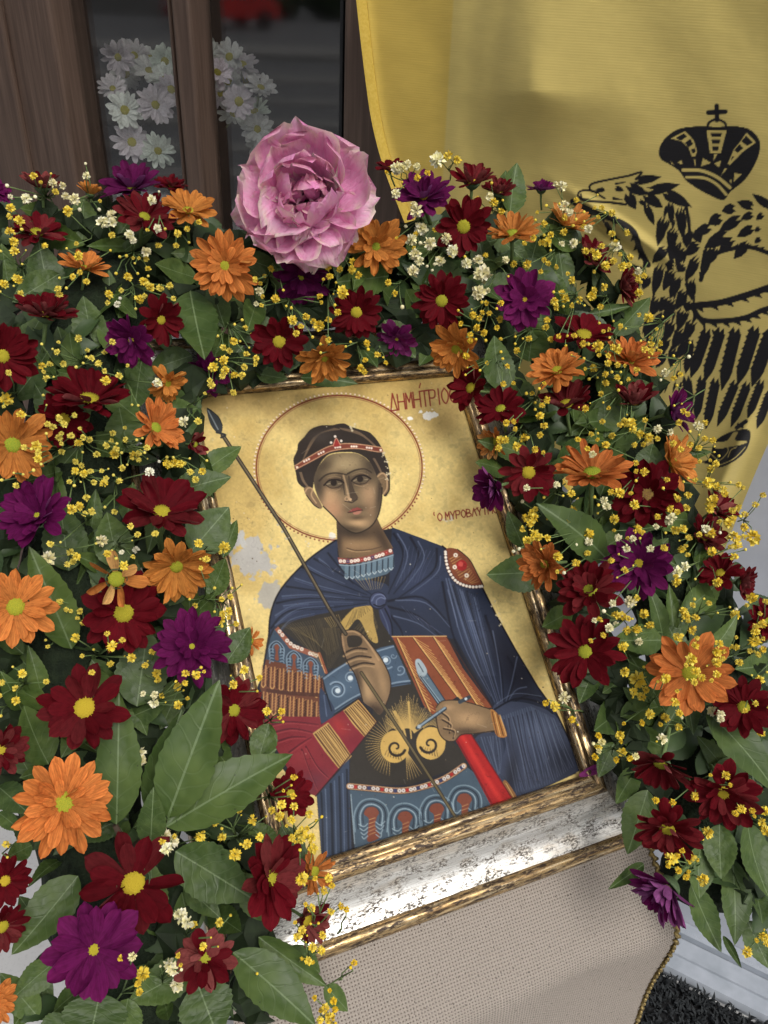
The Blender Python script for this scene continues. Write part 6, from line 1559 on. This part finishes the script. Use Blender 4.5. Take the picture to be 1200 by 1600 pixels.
# base and tip (photograph), width, [height at base, height at tip]
LV = [(98,335,31,325,38),(128,375,131,308,52),(203,385,135,385,25),(80,465,60,375,58),(12,440,2,380,35),(172,522,170,422,48),(147,548,130,462,55),(112,580,90,510,50),(20,625,75,548,58),
 (307,434,242,412,45),(297,455,320,562,70,.05,.07),(318,455,376,470,25),(222,560,210,642,52),(622,475,598,452,40),(400,583,450,592,30),(797,335,808,254,45,.04,.05),(784,332,790,266,36,.03,.045),(864,372,867,328,36),(826,424,840,372,52),
 (882,452,870,372,42),(826,565,834,500,62),(786,612,772,524,56,.04,.06),(828,636,802,588,52),(660,492,634,452,42),(750,605,797,609,14),(962,524,1016,464,42,.03,.05),(955,482,925,420,26),(918,492,986,478,18),(1000,590,1034,596,30),
 (946,684,945,618,54,.04,.055),(870,727,922,684,46,.04,.05),(828,712,746,688,40,.04,.05),(792,737,743,722,34),(818,855,793,798,32),(948,874,838,786,64,.05,.075),(905,902,880,845,56),(858,894,760,898,62,.045,.035),(892,955,847,980,38),(1010,738,1020,693,44,.05,.06),
 (1045,716,1112,706,22),(955,862,940,806,42),(1036,1002,1010,912,30),(1053,988,1045,912,22),(1100,978,1085,888,46),(1095,852,1090,892,28),(1098,1032,1152,960,32,.05,.075),(1036,1000,957,1000,50,.05,.06),(976,1060,941,1083,25),(1202,1040,1148,1046,42),
 (988,1100,928,1142,58),(1030,1128,974,1074,46),(1104,1112,1214,1240,72,.06,.08),(996,1200,962,1256,36),(1012,1234,980,1335,54,.045,.03),(1124,1288,1127,1374,52,.06,.06),(1095,1322,1093,1404,50,.05,.05),(1168,1286,1202,1404,60,.06,.06),(1144,1342,1148,1478,52,.03,.03),(1080,1382,1127,1488,44,.03,.02),
 (1006,1350,950,1390,22),(1178,1388,1191,1444,32),(1168,1438,1202,1514,42,.02,.02),(1130,1462,1159,1513,13),(108,892,93,784,70,.04,.055),(142,832,150,764,27),(186,888,167,800,62,.05,.065),(112,1014,45,853,64,.04,.075),(200,702,186,636,62),(244,648,309,638,48,.03,.04),
 (313,742,377,698,40,.03,.03),(268,772,361,745,52,.045,.055),(298,862,358,792,72,.04,.045),(348,872,370,812,22,.02,.015),(328,932,352,872,42),(288,977,336,928,46),(353,1036,391,980,46,.035,.04),(214,1104,231,982,82,.045,.055),(56,1054,-2,998,52),(66,1092,44,1008,32),
 (36,1112,0,1048,32),(76,1194,37,1102,66,.04,.06),(86,1196,30,1216,36),(182,1288,186,1082,72,.06,.085),(230,1264,284,1108,54,.055,.075),(262,1278,343,1062,90,.07,.10),(260,1292,458,1178,86,.07,.075),(284,1262,432,1170,52,.05,.06),(235,1322,240,1230,46,.06,.08),
 (274,1330,397,1406,86,.06,.075),(302,1462,284,1394,56),(328,1420,377,1456,46),(364,1488,494,1604,76,.06,.07),(404,1464,512,1542,42,.04,.05),(508,1540,544,1580,32,.03,.02),(308,1535,342,1624,88,.05,.06),(122,1368,18,1492,72,.06,.07),(156,1552,138,1634,102,.06,.07),
 (126,1545,83,1582,36),(142,1360,108,1412,42),(76,1524,22,1604,62),(96,1344,44,1386,26),(-2,1270,33,1298,26),(-4,1228,46,1272,46),(236,1478,230,1558,62),(254,1560,263,1594,32),(160,1300,120,1330,44),(470,590,560,600,30),(400,470,385,520,40),(420,500,408,552,34),(560,540,590,575,30),(350,520,330,575,36),(380,540,312,606,44,.03,.03),(470,540,425,590,40,.03,.025),(600,500,650,560,44,.03,.03),(690,520,655,572,36,.03,.025),(285,1060,250,1140,50,.03,.03),(300,555,232,578,46,.03,.03),(300,690,335,780,40,.03,.025),(340,950,330,1010,36,.03,.03),(420,1130,400,1200,44,.03,.03),(440,1290,478,1370,44,.03,.03),(390,1290,440,1330,40,.03,.04),(450,1480,500,1520,38,.03,.02),(760,560,742,610,34,.03,.03),(880,990,868,1050,40,.03,.03),(930,1040,905,1100,36,.03,.03),(960,1160,935,1215,34,.03,.025),(90,1500,20,1560,50,.05,.05),(60,1590,0,1520,46,.04,.05),(110,1590,60,1640,60,.05,.05),(200,1560,190,1640,60,.05,.06),(150,1420,190,1480,50,.04,.05),(70,1460,30,1400,44,.04,.05),(50,1320,10,1340,34,.04,.05)]
for i, q in enumerate(LV):
    hb, ht = (q[5], q[6]) if len(q) > 5 else (.022 + .012 * ((i * 7) % 5) / 5, .034 + .02 * ((i * 3) % 7) / 7)
    leaf(q[:2], q[2:4], q[4], hb, ht, seed=i)
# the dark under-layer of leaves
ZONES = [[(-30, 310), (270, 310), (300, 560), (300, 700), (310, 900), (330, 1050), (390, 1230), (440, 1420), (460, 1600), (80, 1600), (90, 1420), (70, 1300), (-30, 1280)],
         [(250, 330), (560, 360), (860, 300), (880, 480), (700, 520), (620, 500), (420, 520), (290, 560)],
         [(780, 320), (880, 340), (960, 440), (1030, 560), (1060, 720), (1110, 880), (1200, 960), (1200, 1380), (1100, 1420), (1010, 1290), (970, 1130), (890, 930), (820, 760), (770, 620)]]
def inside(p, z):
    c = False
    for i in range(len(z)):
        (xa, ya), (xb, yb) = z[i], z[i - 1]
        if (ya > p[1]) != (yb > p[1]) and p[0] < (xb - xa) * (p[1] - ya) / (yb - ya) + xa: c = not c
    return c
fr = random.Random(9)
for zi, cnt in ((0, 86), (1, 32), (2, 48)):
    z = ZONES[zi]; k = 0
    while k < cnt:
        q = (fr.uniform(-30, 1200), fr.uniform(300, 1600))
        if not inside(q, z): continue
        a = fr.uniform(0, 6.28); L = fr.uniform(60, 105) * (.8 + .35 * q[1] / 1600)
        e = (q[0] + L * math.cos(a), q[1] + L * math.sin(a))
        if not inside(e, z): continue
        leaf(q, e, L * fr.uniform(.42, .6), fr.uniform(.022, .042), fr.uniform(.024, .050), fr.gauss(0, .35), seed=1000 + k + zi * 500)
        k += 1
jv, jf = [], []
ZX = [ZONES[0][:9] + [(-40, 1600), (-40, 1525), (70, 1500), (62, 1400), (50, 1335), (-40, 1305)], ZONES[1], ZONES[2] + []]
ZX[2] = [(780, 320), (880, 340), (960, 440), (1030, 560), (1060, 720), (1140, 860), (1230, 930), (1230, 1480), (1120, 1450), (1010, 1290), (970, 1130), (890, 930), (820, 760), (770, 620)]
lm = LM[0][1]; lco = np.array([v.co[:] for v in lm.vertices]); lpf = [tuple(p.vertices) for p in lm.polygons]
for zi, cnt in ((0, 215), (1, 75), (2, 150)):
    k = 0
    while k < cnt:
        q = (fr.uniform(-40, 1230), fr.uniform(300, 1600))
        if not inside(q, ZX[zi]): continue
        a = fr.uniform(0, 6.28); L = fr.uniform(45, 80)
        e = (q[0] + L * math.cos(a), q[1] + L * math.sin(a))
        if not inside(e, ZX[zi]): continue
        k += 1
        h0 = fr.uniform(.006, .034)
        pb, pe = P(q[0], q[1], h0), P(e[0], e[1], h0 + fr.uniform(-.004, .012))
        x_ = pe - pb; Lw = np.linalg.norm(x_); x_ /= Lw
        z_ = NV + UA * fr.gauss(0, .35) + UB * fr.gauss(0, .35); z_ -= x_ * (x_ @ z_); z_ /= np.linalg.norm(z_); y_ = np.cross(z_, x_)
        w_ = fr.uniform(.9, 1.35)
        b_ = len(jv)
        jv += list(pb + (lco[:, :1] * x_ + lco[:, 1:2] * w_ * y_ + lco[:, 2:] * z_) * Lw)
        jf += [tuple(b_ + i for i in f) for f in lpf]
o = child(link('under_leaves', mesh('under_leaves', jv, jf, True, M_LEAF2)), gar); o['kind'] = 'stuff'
# woody twigs under the big leaves at lower left
tv, tf = tube_data([[(P(262, 1284, .066), .0022), (P(240, 1300, .055), .003), (P(190, 1340, .02), .0035)], [(P(180, 1290, .055), .002), (P(200, 1330, .03), .003)]], 6)
child(link('twig', mesh('twig', tv, tf, True, M_TWIG)), gar)

# small blossoms: crop origin, crop scale, points (x, y[, size[, cream]])
BL = []
def add(ox, oy, sc, txt):
    for tok in txt.split():
        cream = tok.endswith('w'); tok = tok.rstrip('w')
        big = 1.0
        while tok.endswith('b'): big *= 1.32; tok = tok[:-1]
        x, y = map(float, tok.split(','))
        BL.append((ox + x / sc, oy + y / sc, big, cream))
add(0, 240, 4, '210,140 540,140w 45,200w 330,185w 390,200w 165,280bw 220,270w 65,340b 410,265w 465,285bw 425,360b 120,420b 60,490b 85,550b 90,610b 280,580 490,640b 690,605 790,640 500,745 725,750 800,770b 860,750 925,720 455,770 540,800 900,800b 940,835b 1000,840 1060,825 25,815b 110,785b 415,840 370,880 680,880b 750,905w 870,910b 700,385bw 700,430bw 640,430bw 620,350w 950,290bw 985,470w 810,505bw 990,575 915,615bw 1100,575 1110,500 1170,470 490,1155 260,1190 655,1240 355,1240 615,1310 540,1270 520,1310 475,1335 265,1330b 290,1405 55,1370 270,1510 40,1535bb 985,1430bw 745,1390 660,1420b 825,1570')
add(240, 380, 3, '75,195 25,210 105,15b 20,10b 550,120 475,170 495,225w 570,260b 645,305 780,250 850,290 885,230bb 825,155 855,185 930,125b 960,150 715,345 650,360b 690,390 775,385bb 820,360 745,440 820,455 900,485 1000,470 1050,525b 970,585 990,605 1100,185 1130,235 1165,300w 380,380 415,360 300,435 375,460b 355,505 405,460 435,520 330,550b 280,580b 335,595b 380,620b 425,580 415,620 480,540 270,665 375,700')
add(600, 230, 4, '80,130bw 145,110bw 205,120w 335,80bbw 400,55b 455,80b 75,290bw 270,165 205,395bbw 230,510bbw 170,580bw 285,600bbw 390,570bw 430,645bw 195,670bw 225,715bw 350,710bw 185,775bw 515,725bw 590,705bw 620,795bbbw 590,910bbw 135,495w 660,310w 685,345b 1110,245bw 1015,365 1125,370bw 1130,440 1000,480 945,455 1000,550 1040,550 935,565 1020,595b 1125,530 1185,600bw 810,730 895,735b 1000,705 760,705w 25,850b 70,910b 110,1005 730,975 725,1075 610,970 555,1050 595,1070 580,1130 625,1160 480,1105 540,1210 515,1305 600,1395 730,1280 770,1370 820,1185 820,1230 905,1195 745,1480 890,1540 970,1510 1020,1580 1065,965b 1130,945b 1175,830 1060,905 1045,1200 1010,1125 1175,990')
add(800, 250, 4, '210,285 325,285b 450,325 560,300 580,330 625,330 480,430w 400,370 325,455 375,525bw 645,545bw 720,455 625,460 560,540 530,595b 585,660b 635,630 690,660b 730,655 740,610 790,695w 825,725 775,715 375,745 575,795 500,850b 555,915 420,875 795,830b 855,985b 675,1040 545,1020 610,1110 445,1150 535,1165bb 630,1170 665,1190b 600,1270 660,1280 510,1300b 480,1370 585,1340 585,1395 680,1325 680,1395 665,1440 555,1460 780,1310 870,1150 925,1145 870,1195 920,1200 1010,1225 1105,1230w 960,1330w 1010,1365 1030,1410 1070,1570 805,1130 240,1120 345,1100 450,1240 95,1465 220,1500 185,1535 145,1560 460,1555')
add(980, 440, 4.444, '125,965 30,980b 40,1020b 90,1060b 150,1085b 50,1135 210,1025w 300,1045w 435,1040 495,1005bw 540,980 540,1090 595,1100 440,1130 320,1125 360,980 60,1260 120,1320b 580,1300b 615,1265 565,1395bb 620,1420b 390,1390 715,1395 675,1470b 250,1435 355,1510 410,1570 300,1580b 590,1530bb 775,1570 890,1550')
add(0, 600, 4, '270,70b 1150,235bw 130,190b 330,270 290,310 400,250 490,370b 560,350 385,425 230,385b 150,395 235,465b 145,565 210,540 665,385 700,355 785,350 855,350 725,405 715,440b 760,430 840,450b 870,430 905,430 795,505 605,440 470,545b 525,560b 565,545 710,570 745,610 650,620b 585,615 465,635 450,785b 495,765b 540,710 1045,500b 1090,495b 1125,500b 995,485w 1190,550 715,800 655,770 860,940 970,935 635,980bw 670,1060b 775,1135b 850,1035w 480,1080b 455,1110 440,1050 300,1090bbw 315,1000 375,1360 525,1490 670,1560 470,1585b 1185,1345 500,1420 105,635 10,600')
add(200, 600, 4, '465,545b 605,1020bb 440,995b 490,1095 710,1255 650,1275 640,1330 585,1345 630,1420b 580,1475b 675,1500 385,1345')
add(0, 960, 4, '700,200bb 585,220 285,160 820,270b 950,235 980,370b 140,370b 290,420 100,540b 690,310 575,365 960,550bw 1110,455b 1155,430 1010,510 1115,570b 870,870bbw 875,915bbw 1030,1380bbw 1070,1420bbw 1045,1465bbw 5,635 10,425')
add(200, 960, 3.333, '485,30b 605,290b 685,330 550,365b 355,315b 300,310b 725,505b 800,505 710,855b 580,1020 450,1080b 375,1160bb 490,1160b 650,1070b 685,1160b 620,1195b 560,1250bb 800,990b 865,1000b 790,1050b 850,1070b 945,1040b 750,1020 860,945 850,890 865,845 905,1140bb 855,1165b 955,1165b 965,1220b 900,1180b 980,1075')
add(260, 1280, 3.75, '85,570bbw 125,600bbw 310,605b 215,745b 490,890b 615,910b 40,880bbw 60,970bbw 20,850bw 70,800 850,520b 795,650b 770,690b 855,750b 910,770b 915,680b 830,830b 950,345b 925,420b 965,540b 1025,510 795,350bb 890,610 1080,870 980,1065 930,1110b 960,1170bb 900,1180b')
add(0, 1280, 4.286, '955,1040bbb 935,1160 40,170b 885,920w')
add(700, 600, 4, '490,60b 570,30b 620,100 585,130b 545,160b 575,200b 600,260 365,245 410,235 325,350b 360,350b 475,340b 465,360 430,390b 545,410 860,150 965,235 1075,255 1110,240b 1150,240 1165,280b 895,315 935,310 1025,325 985,380b 1165,380 870,405 905,440w 1175,495 680,630w 770,685b 600,710 465,735w 1020,675 1070,680b 975,725w 990,765w 940,755 525,805b 490,835b 540,835b 515,870b 735,865b 790,865w 880,935bb 880,985w 540,935b 570,960b 525,970 495,980b 620,965b 445,1030w 800,1005w 685,1080b 800,1120b 725,1180w 1020,1105 1105,1165 1040,845b 1165,755b 1180,905b 1140,1360bw 1030,1370w 975,1420w 1050,1445b 1090,1450b 1125,1465 1010,1525w 970,1570')
add(900, 700, 4, '370,100 430,150b 375,205 545,245 370,360b 240,445 270,280 215,275 595,385bb 690,375 600,435w 580,455w 640,320 510,430 375,510b 400,565 620,515b 670,505b 560,530 705,560 660,635b 850,650b 845,530b 810,505w 900,530w 845,335bb 835,385b 840,130b 960,210b 1110,350 1010,380b 1050,495b 1105,560bbb 980,445b 950,470b 990,560bb 1010,610b 990,680b 680,740bw 630,770bw 630,840b 745,820 885,840b 740,945 830,970 305,770 225,705 315,625w 265,560w 465,630w 340,960bw 230,970w 175,1020w 425,1040b 465,1105b 320,1140b 380,1135b 210,1125bw 295,1240b 395,1210w 670,1020b 685,1050b 745,1060b 730,1140b 640,1180b 745,1235b 895,1225b 955,1240b 880,1280b 1000,1010w 995,1045b 1165,1100b 1120,1150b 1115,1210bb 1170,1260b 1140,1290 305,1395bb 385,1450bbb 360,1525b 410,1555b 560,1440bb 510,1460 720,1320bb 750,1395b 785,1435b 880,1340b 880,1415b 1020,1340 1100,940bb 1185,960 1150,1450b')
add(840, 1000, 3.333, '585,385b 665,405b 715,325b 910,370bw 735,455b 430,495b 440,585b 650,515bw 335,530w 290,540w 315,555b 410,625 510,605w 750,405w 140,300bw 90,345b 180,415 820,815b 980,705b 1060,880b 1165,485b 1135,330 1170,950b 705,845 615,835')
add(900, 1200, 4, '595,570bb 715,560bb 795,700bb 1070,1150bb 1175,1060b 825,405bb 1180,270b 1165,345bb 1185,390bb 690,680 640,640 1190,1090b')
BLS = []
for q in BL:
    if all((q[0] - p[0]) ** 2 + (q[1] - p[1]) ** 2 > 36 for p in BLS): BLS.append(q)
xr_ = random.Random(31)
for q in list(BLS):
    for _ in range(2):
        if xr_.random() < .55:
            a = xr_.uniform(0, 6.28); d_ = xr_.uniform(9, 24)
            c_ = (q[0] + d_ * math.cos(a), q[1] + d_ * math.sin(a), xr_.choice((.62, .75, .9, 1.0)), q[3] and xr_.random() < .5)
            if all((c_[0] - p[0]) ** 2 + (c_[1] - p[1]) ** 2 > 49 for p in BLS): BLS.append(c_)
def blossom_mesh(seed, mat, n):
    r = random.Random(seed); vs, fs = [], []
    for q in range(n):
        z = -.35 + 1.35 * (q + .5) / n; t = q * 2.39996; rr_ = math.sqrt(max(0, 1 - z * z)) if z > -1 else 0
        d = np.array([rr_ * math.cos(t), rr_ * math.sin(t), z]) + np.array([r.gauss(0, .14) for _ in range(3)]); d /= np.linalg.norm(d)
        e1 = np.cross(d, [r.uniform(-1, 1), r.uniform(-1, 1), .5]); e1 /= np.linalg.norm(e1) + 1e-9; e2 = np.cross(d, e1)
        L = r.uniform(.82, 1.12); w = .26; b = len(vs)
        vs += [d * .15, d * L * .72 + e1 * w, d * L * 1.0 + e2 * .10, d * L * .72 - e1 * w, d * L * .62 + e2 * w * .5]
        fs += [(b, b + 1, b + 4), (b + 1, b + 2, b + 4), (b + 2, b + 3, b + 4), (b + 3, b, b + 4)]
    return mesh('blossom', vs, fs, True, mat)
BM = {False: [blossom_mesh(500 + i, M_BLY, 30) for i in range(4)], True: [blossom_mesh(520 + i, M_BLW, 34) for i in range(4)]}
def bud_mesh(mat):
    vs, fs = [], []
    for i, (r_, z) in enumerate(((.05, -.6), (.5, -.3), (.62, .1), (.42, .55), (.05, .75))):
        for k in range(6): t = k * math.pi / 3; vs.append((r_ * math.cos(t), r_ * math.sin(t), z))
    for i in range(4):
        for k in range(6): fs.append((i * 6 + k, i * 6 + (k + 1) % 6, i * 6 + 6 + (k + 1) % 6, i * 6 + 6 + k))
    return mesh('bud', vs, fs, True, mat)
BUD = {False: bud_mesh(M_BLY), True: bud_mesh(M_BLW)}
# group blossoms into sprays: each spray is a branching stem
br = random.Random(21)
left = list(range(len(BLS))); sprays = []
while left:
    s0 = left[0]; c0_ = BLS[s0]
    near = sorted([k for k in left if math.hypot(BLS[k][0] - c0_[0], BLS[k][1] - c0_[1]) < 58], key=lambda k: math.hypot(BLS[k][0] - c0_[0], BLS[k][1] - c0_[1]))[:13]
    sprays.append(near); left = [k for k in left if k not in near]
# height of the flowers below each point, so that blossoms sit on top of them
def surf(x, y):
    h = .045
    for (k, fx, fy, r_, tx, ty, fh, op, lab) in FL:
        if (x - fx) ** 2 + (y - fy) ** 2 < (r_ * .95) ** 2: h = max(h, fh + .006)
    if (x - 480) ** 2 + (y - 322) ** 2 < 95 ** 2: h = .09
    return h
order = sorted(range(len(BLS)), key=lambda k: -BLS[k][2])
single = set(order[:290])
BP = {}
for k, (x, y, b, cw) in enumerate(BLS): BP[k] = P(x, y, surf(x, y) + br.uniform(.012, .026))
mass = {False: ([], []), True: ([], [])}
def basis(p, ax, s):
    return frame_mat(p, ax, s, br.uniform(0, 6.28))
for sp in sprays:
    mx = sum(BLS[k][0] for k in sp) / len(sp); my = sum(BLS[k][1] for k in sp) / len(sp)
    dv = np.array([mx - 620, my - 960]); dv = dv / (np.linalg.norm(dv) + 1e-6) * br.uniform(8, 26)
    if my < 330 or mx < 130 or mx > 1090: dv = -dv * .7
    off = (dv[0] + br.uniform(-8, 8), dv[1] + br.uniform(-8, 8))
    hub = P(mx + off[0], my + off[1], .040); root = P(mx + off[0] * 1.8, my + off[1] * 1.8, .0)
    paths = [[(root, .0010), ((root + hub) / 2 + NV * .004, .0008), (hub, .0007)]]
    for k in sp:
        q = BP[k]; m1 = hub * .55 + q * .45 + NV * br.uniform(-.004, .004) + UA * br.uniform(-.005, .005)
        paths.append([(hub, .0006), (m1, .0005), (q - NV * .001, .00045)])
    tv, tf = tube_data(paths, 4)
    so = child(link('blossom_spray', mesh('blossom_spray', tv, tf, True, M_STEM)), gar)
    for k in sp:
        x, y, b, cw = BLS[k]
        q = BP[k]; size = (7.2 if cw else 5.9) * b * br.uniform(.86, 1.14) * proj(q)[2] / F
        ax = view_axis(q, br.gauss(0, .5), br.gauss(-.2, .5))
        me = BUD[cw] if (b <= 1.0 and br.random() < .35) else br.choice(BM[cw])
        if me is BUD[cw]: size *= .72
        mw = basis(q, ax, size)
        if k in single:
            o = bpy.data.objects.new('blossom', me); COL.objects.link(o); o.parent = so; o.matrix_parent_inverse = so.matrix_world.inverted(); o.matrix_world = mw
        else:
            vv_, ff_ = mass[cw]; bb = len(vv_)
            vv_ += [mw @ v.co for v in me.vertices]; ff_ += [tuple(bb + i for i in p.vertices) for p in me.polygons]
for cw, nm in ((False, 'small_yellow_blossoms'), (True, 'small_cream_blossoms')):
    vv_, ff_ = mass[cw]
    if vv_:
        o = child(link(nm, mesh(nm, vv_, ff_, True, M_BLW if cw else M_BLY)), gar); o['kind'] = 'stuff'
# ------------------------------------------------------------------ the street behind the viewer, seen only in the glass
M_CARRED = mat_simple('red_car_paint', (0.42, 0.012, 0.012, 1), (0.48, 0.016, 0.016, 1), 2, rough=0.25, spec=0.6, bump=0)
M_CARGLASS = mat_simple('car_glass', (0.015, 0.017, 0.02, 1), (0.02, 0.022, 0.025, 1), 2, rough=0.08, spec=0.8, bump=0)
M_LAMP = mat_simple('headlight_glass', (0.7, 0.7, 0.7, 1), (0.8, 0.8, 0.8, 1), 10, rough=0.15, bump=0)
M_TYRE = mat_simple('tyre_rubber', (0.012, 0.012, 0.012, 1), (0.02, 0.02, 0.02, 1), 40, rough=0.9)
M_HEDGE = mat_simple('hedge_green', (0.02, 0.035, 0.012, 1), (0.05, 0.075, 0.03, 1), 5, rough=0.9, bump=1.0, dist=.1)
fw_ = np.array([-0.897, -0.439, 0.0]); fw_ /= np.linalg.norm(fw_); rt_ = np.array([fw_[1], -fw_[0], 0.0])
def sp(d, lat, z=0.0): return np.array([-.23, 1.27, -.10]) + fw_ * d + rt_ * lat + np.array([0, 0, z])
for i, (d, w_) in enumerate(((5.2, .5), (6.6, .45), (8.0, .45), (9.8, .5), (12.0, .55), (15.0, 1.0))):
    o = link('pavement_strip', box_mesh('pavement_strip', sp(d, -7), fw_ * w_, rt_ * 14, np.array([0, 0, .02 + .004 * i]), M_PAVE)); tag(o, kind='structure')
o = link('pavement', box_mesh('pavement', sp(20, -14), fw_ * 3, rt_ * 30, np.array([0, 0, .12]), M_PAVE)); tag(o, kind='structure')
car = empty('parked_car', sp(33, -.2)); tag(car, 'red parked car reflected in the window glass', 'car')
bpy.context.view_layer.update()
CX = (fw_ * .55 + rt_ * -.835); CY = np.array([-CX[1], CX[0], 0.]); CO = sp(33, .6)
def cpt(x, y, z): return CO + CX * x + CY * y + np.array([0, 0, z])
def loft(name, prof, ys_, mat):
    vs, fs = [], []; n = len(prof)
    for y, sc, dz in ys_:
        for x, z in prof: vs.append(cpt(x * sc, y, z * (1 - dz) + dz * .6))
    for j in range(len(ys_) - 1):
        for i in range(n): fs.append((j * n + i, j * n + (i + 1) % n, (j + 1) * n + (i + 1) % n, (j + 1) * n + i))
    fs.append(tuple(range(n))); fs.append(tuple(range((len(ys_) - 1) * n, len(ys_) * n))[::-1])
    return child(link(name, mesh(name, vs, fs, False, mat)), car)
body = [(-1.95, .35), (-1.98, .75), (-1.85, .92), (-1.1, .98), (1.2, .98), (1.75, .92), (1.95, .72), (1.95, .35)]
loft('body', body, [(-.85, .94, .1), (-.80, 1, 0), (.80, 1, 0), (.85, .94, .1)], M_CARRED)
loft('cabin', [(-1.0, .97), (-.45, 1.45), (.75, 1.47), (1.5, .97)], [(-.72, 1, 0), (.72, 1, 0)], M_CARGLASS)
loft('roof', [(-.42, 1.46), (-.40, 1.51), (.72, 1.53), (.76, 1.48)], [(-.66, 1, 0), (.66, 1, 0)], M_CARRED)
for x in (-1.25, 1.25):
    for y in (-.84, .70):
        vs, fs = tube_data([[(cpt(x, y, .33), .32), (cpt(x, y + .16, .33), .32)]], 18)
        child(link('wheel', mesh('wheel', vs, fs, False, M_TYRE)), car)
for y in (-.62, .40):
    child(link('headlight', box_mesh('headlight', cpt(-2.0, y, .62), CX * .10, CY * .26, np.array([0, 0, .16]), M_LAMP, .02)), car)
o = link('garden_wall', box_mesh('garden_wall', sp(41, 2.5), fw_ * .3, rt_ * 9, np.array([0, 0, 1.6]), M_PAVE, .03)); tag(o, 'pale low garden wall reflected in the right pane', 'wall')
for i in range(5):
    bm = bmesh.new(); bmesh.ops.create_icosphere(bm, subdivisions=3, radius=1.0)
    hr = random.Random(60 + i)
    for v in bm.verts: v.co *= 1 + hr.uniform(-.16, .16); v.co.x *= 1.7; v.co.y *= 1.7
    me = bpy.data.meshes.new('foliage'); bm.to_mesh(me); bm.free(); me.materials.append(M_HEDGE)
    q = sp(44 + i % 2, -8 + 3.2 * i, .9)
    o = link('hedge_bush', me); o.location = V(q); tag(o, 'dark green hedge bush across the street, reflected in the glass', 'bush', 'hedge bushes across the street')
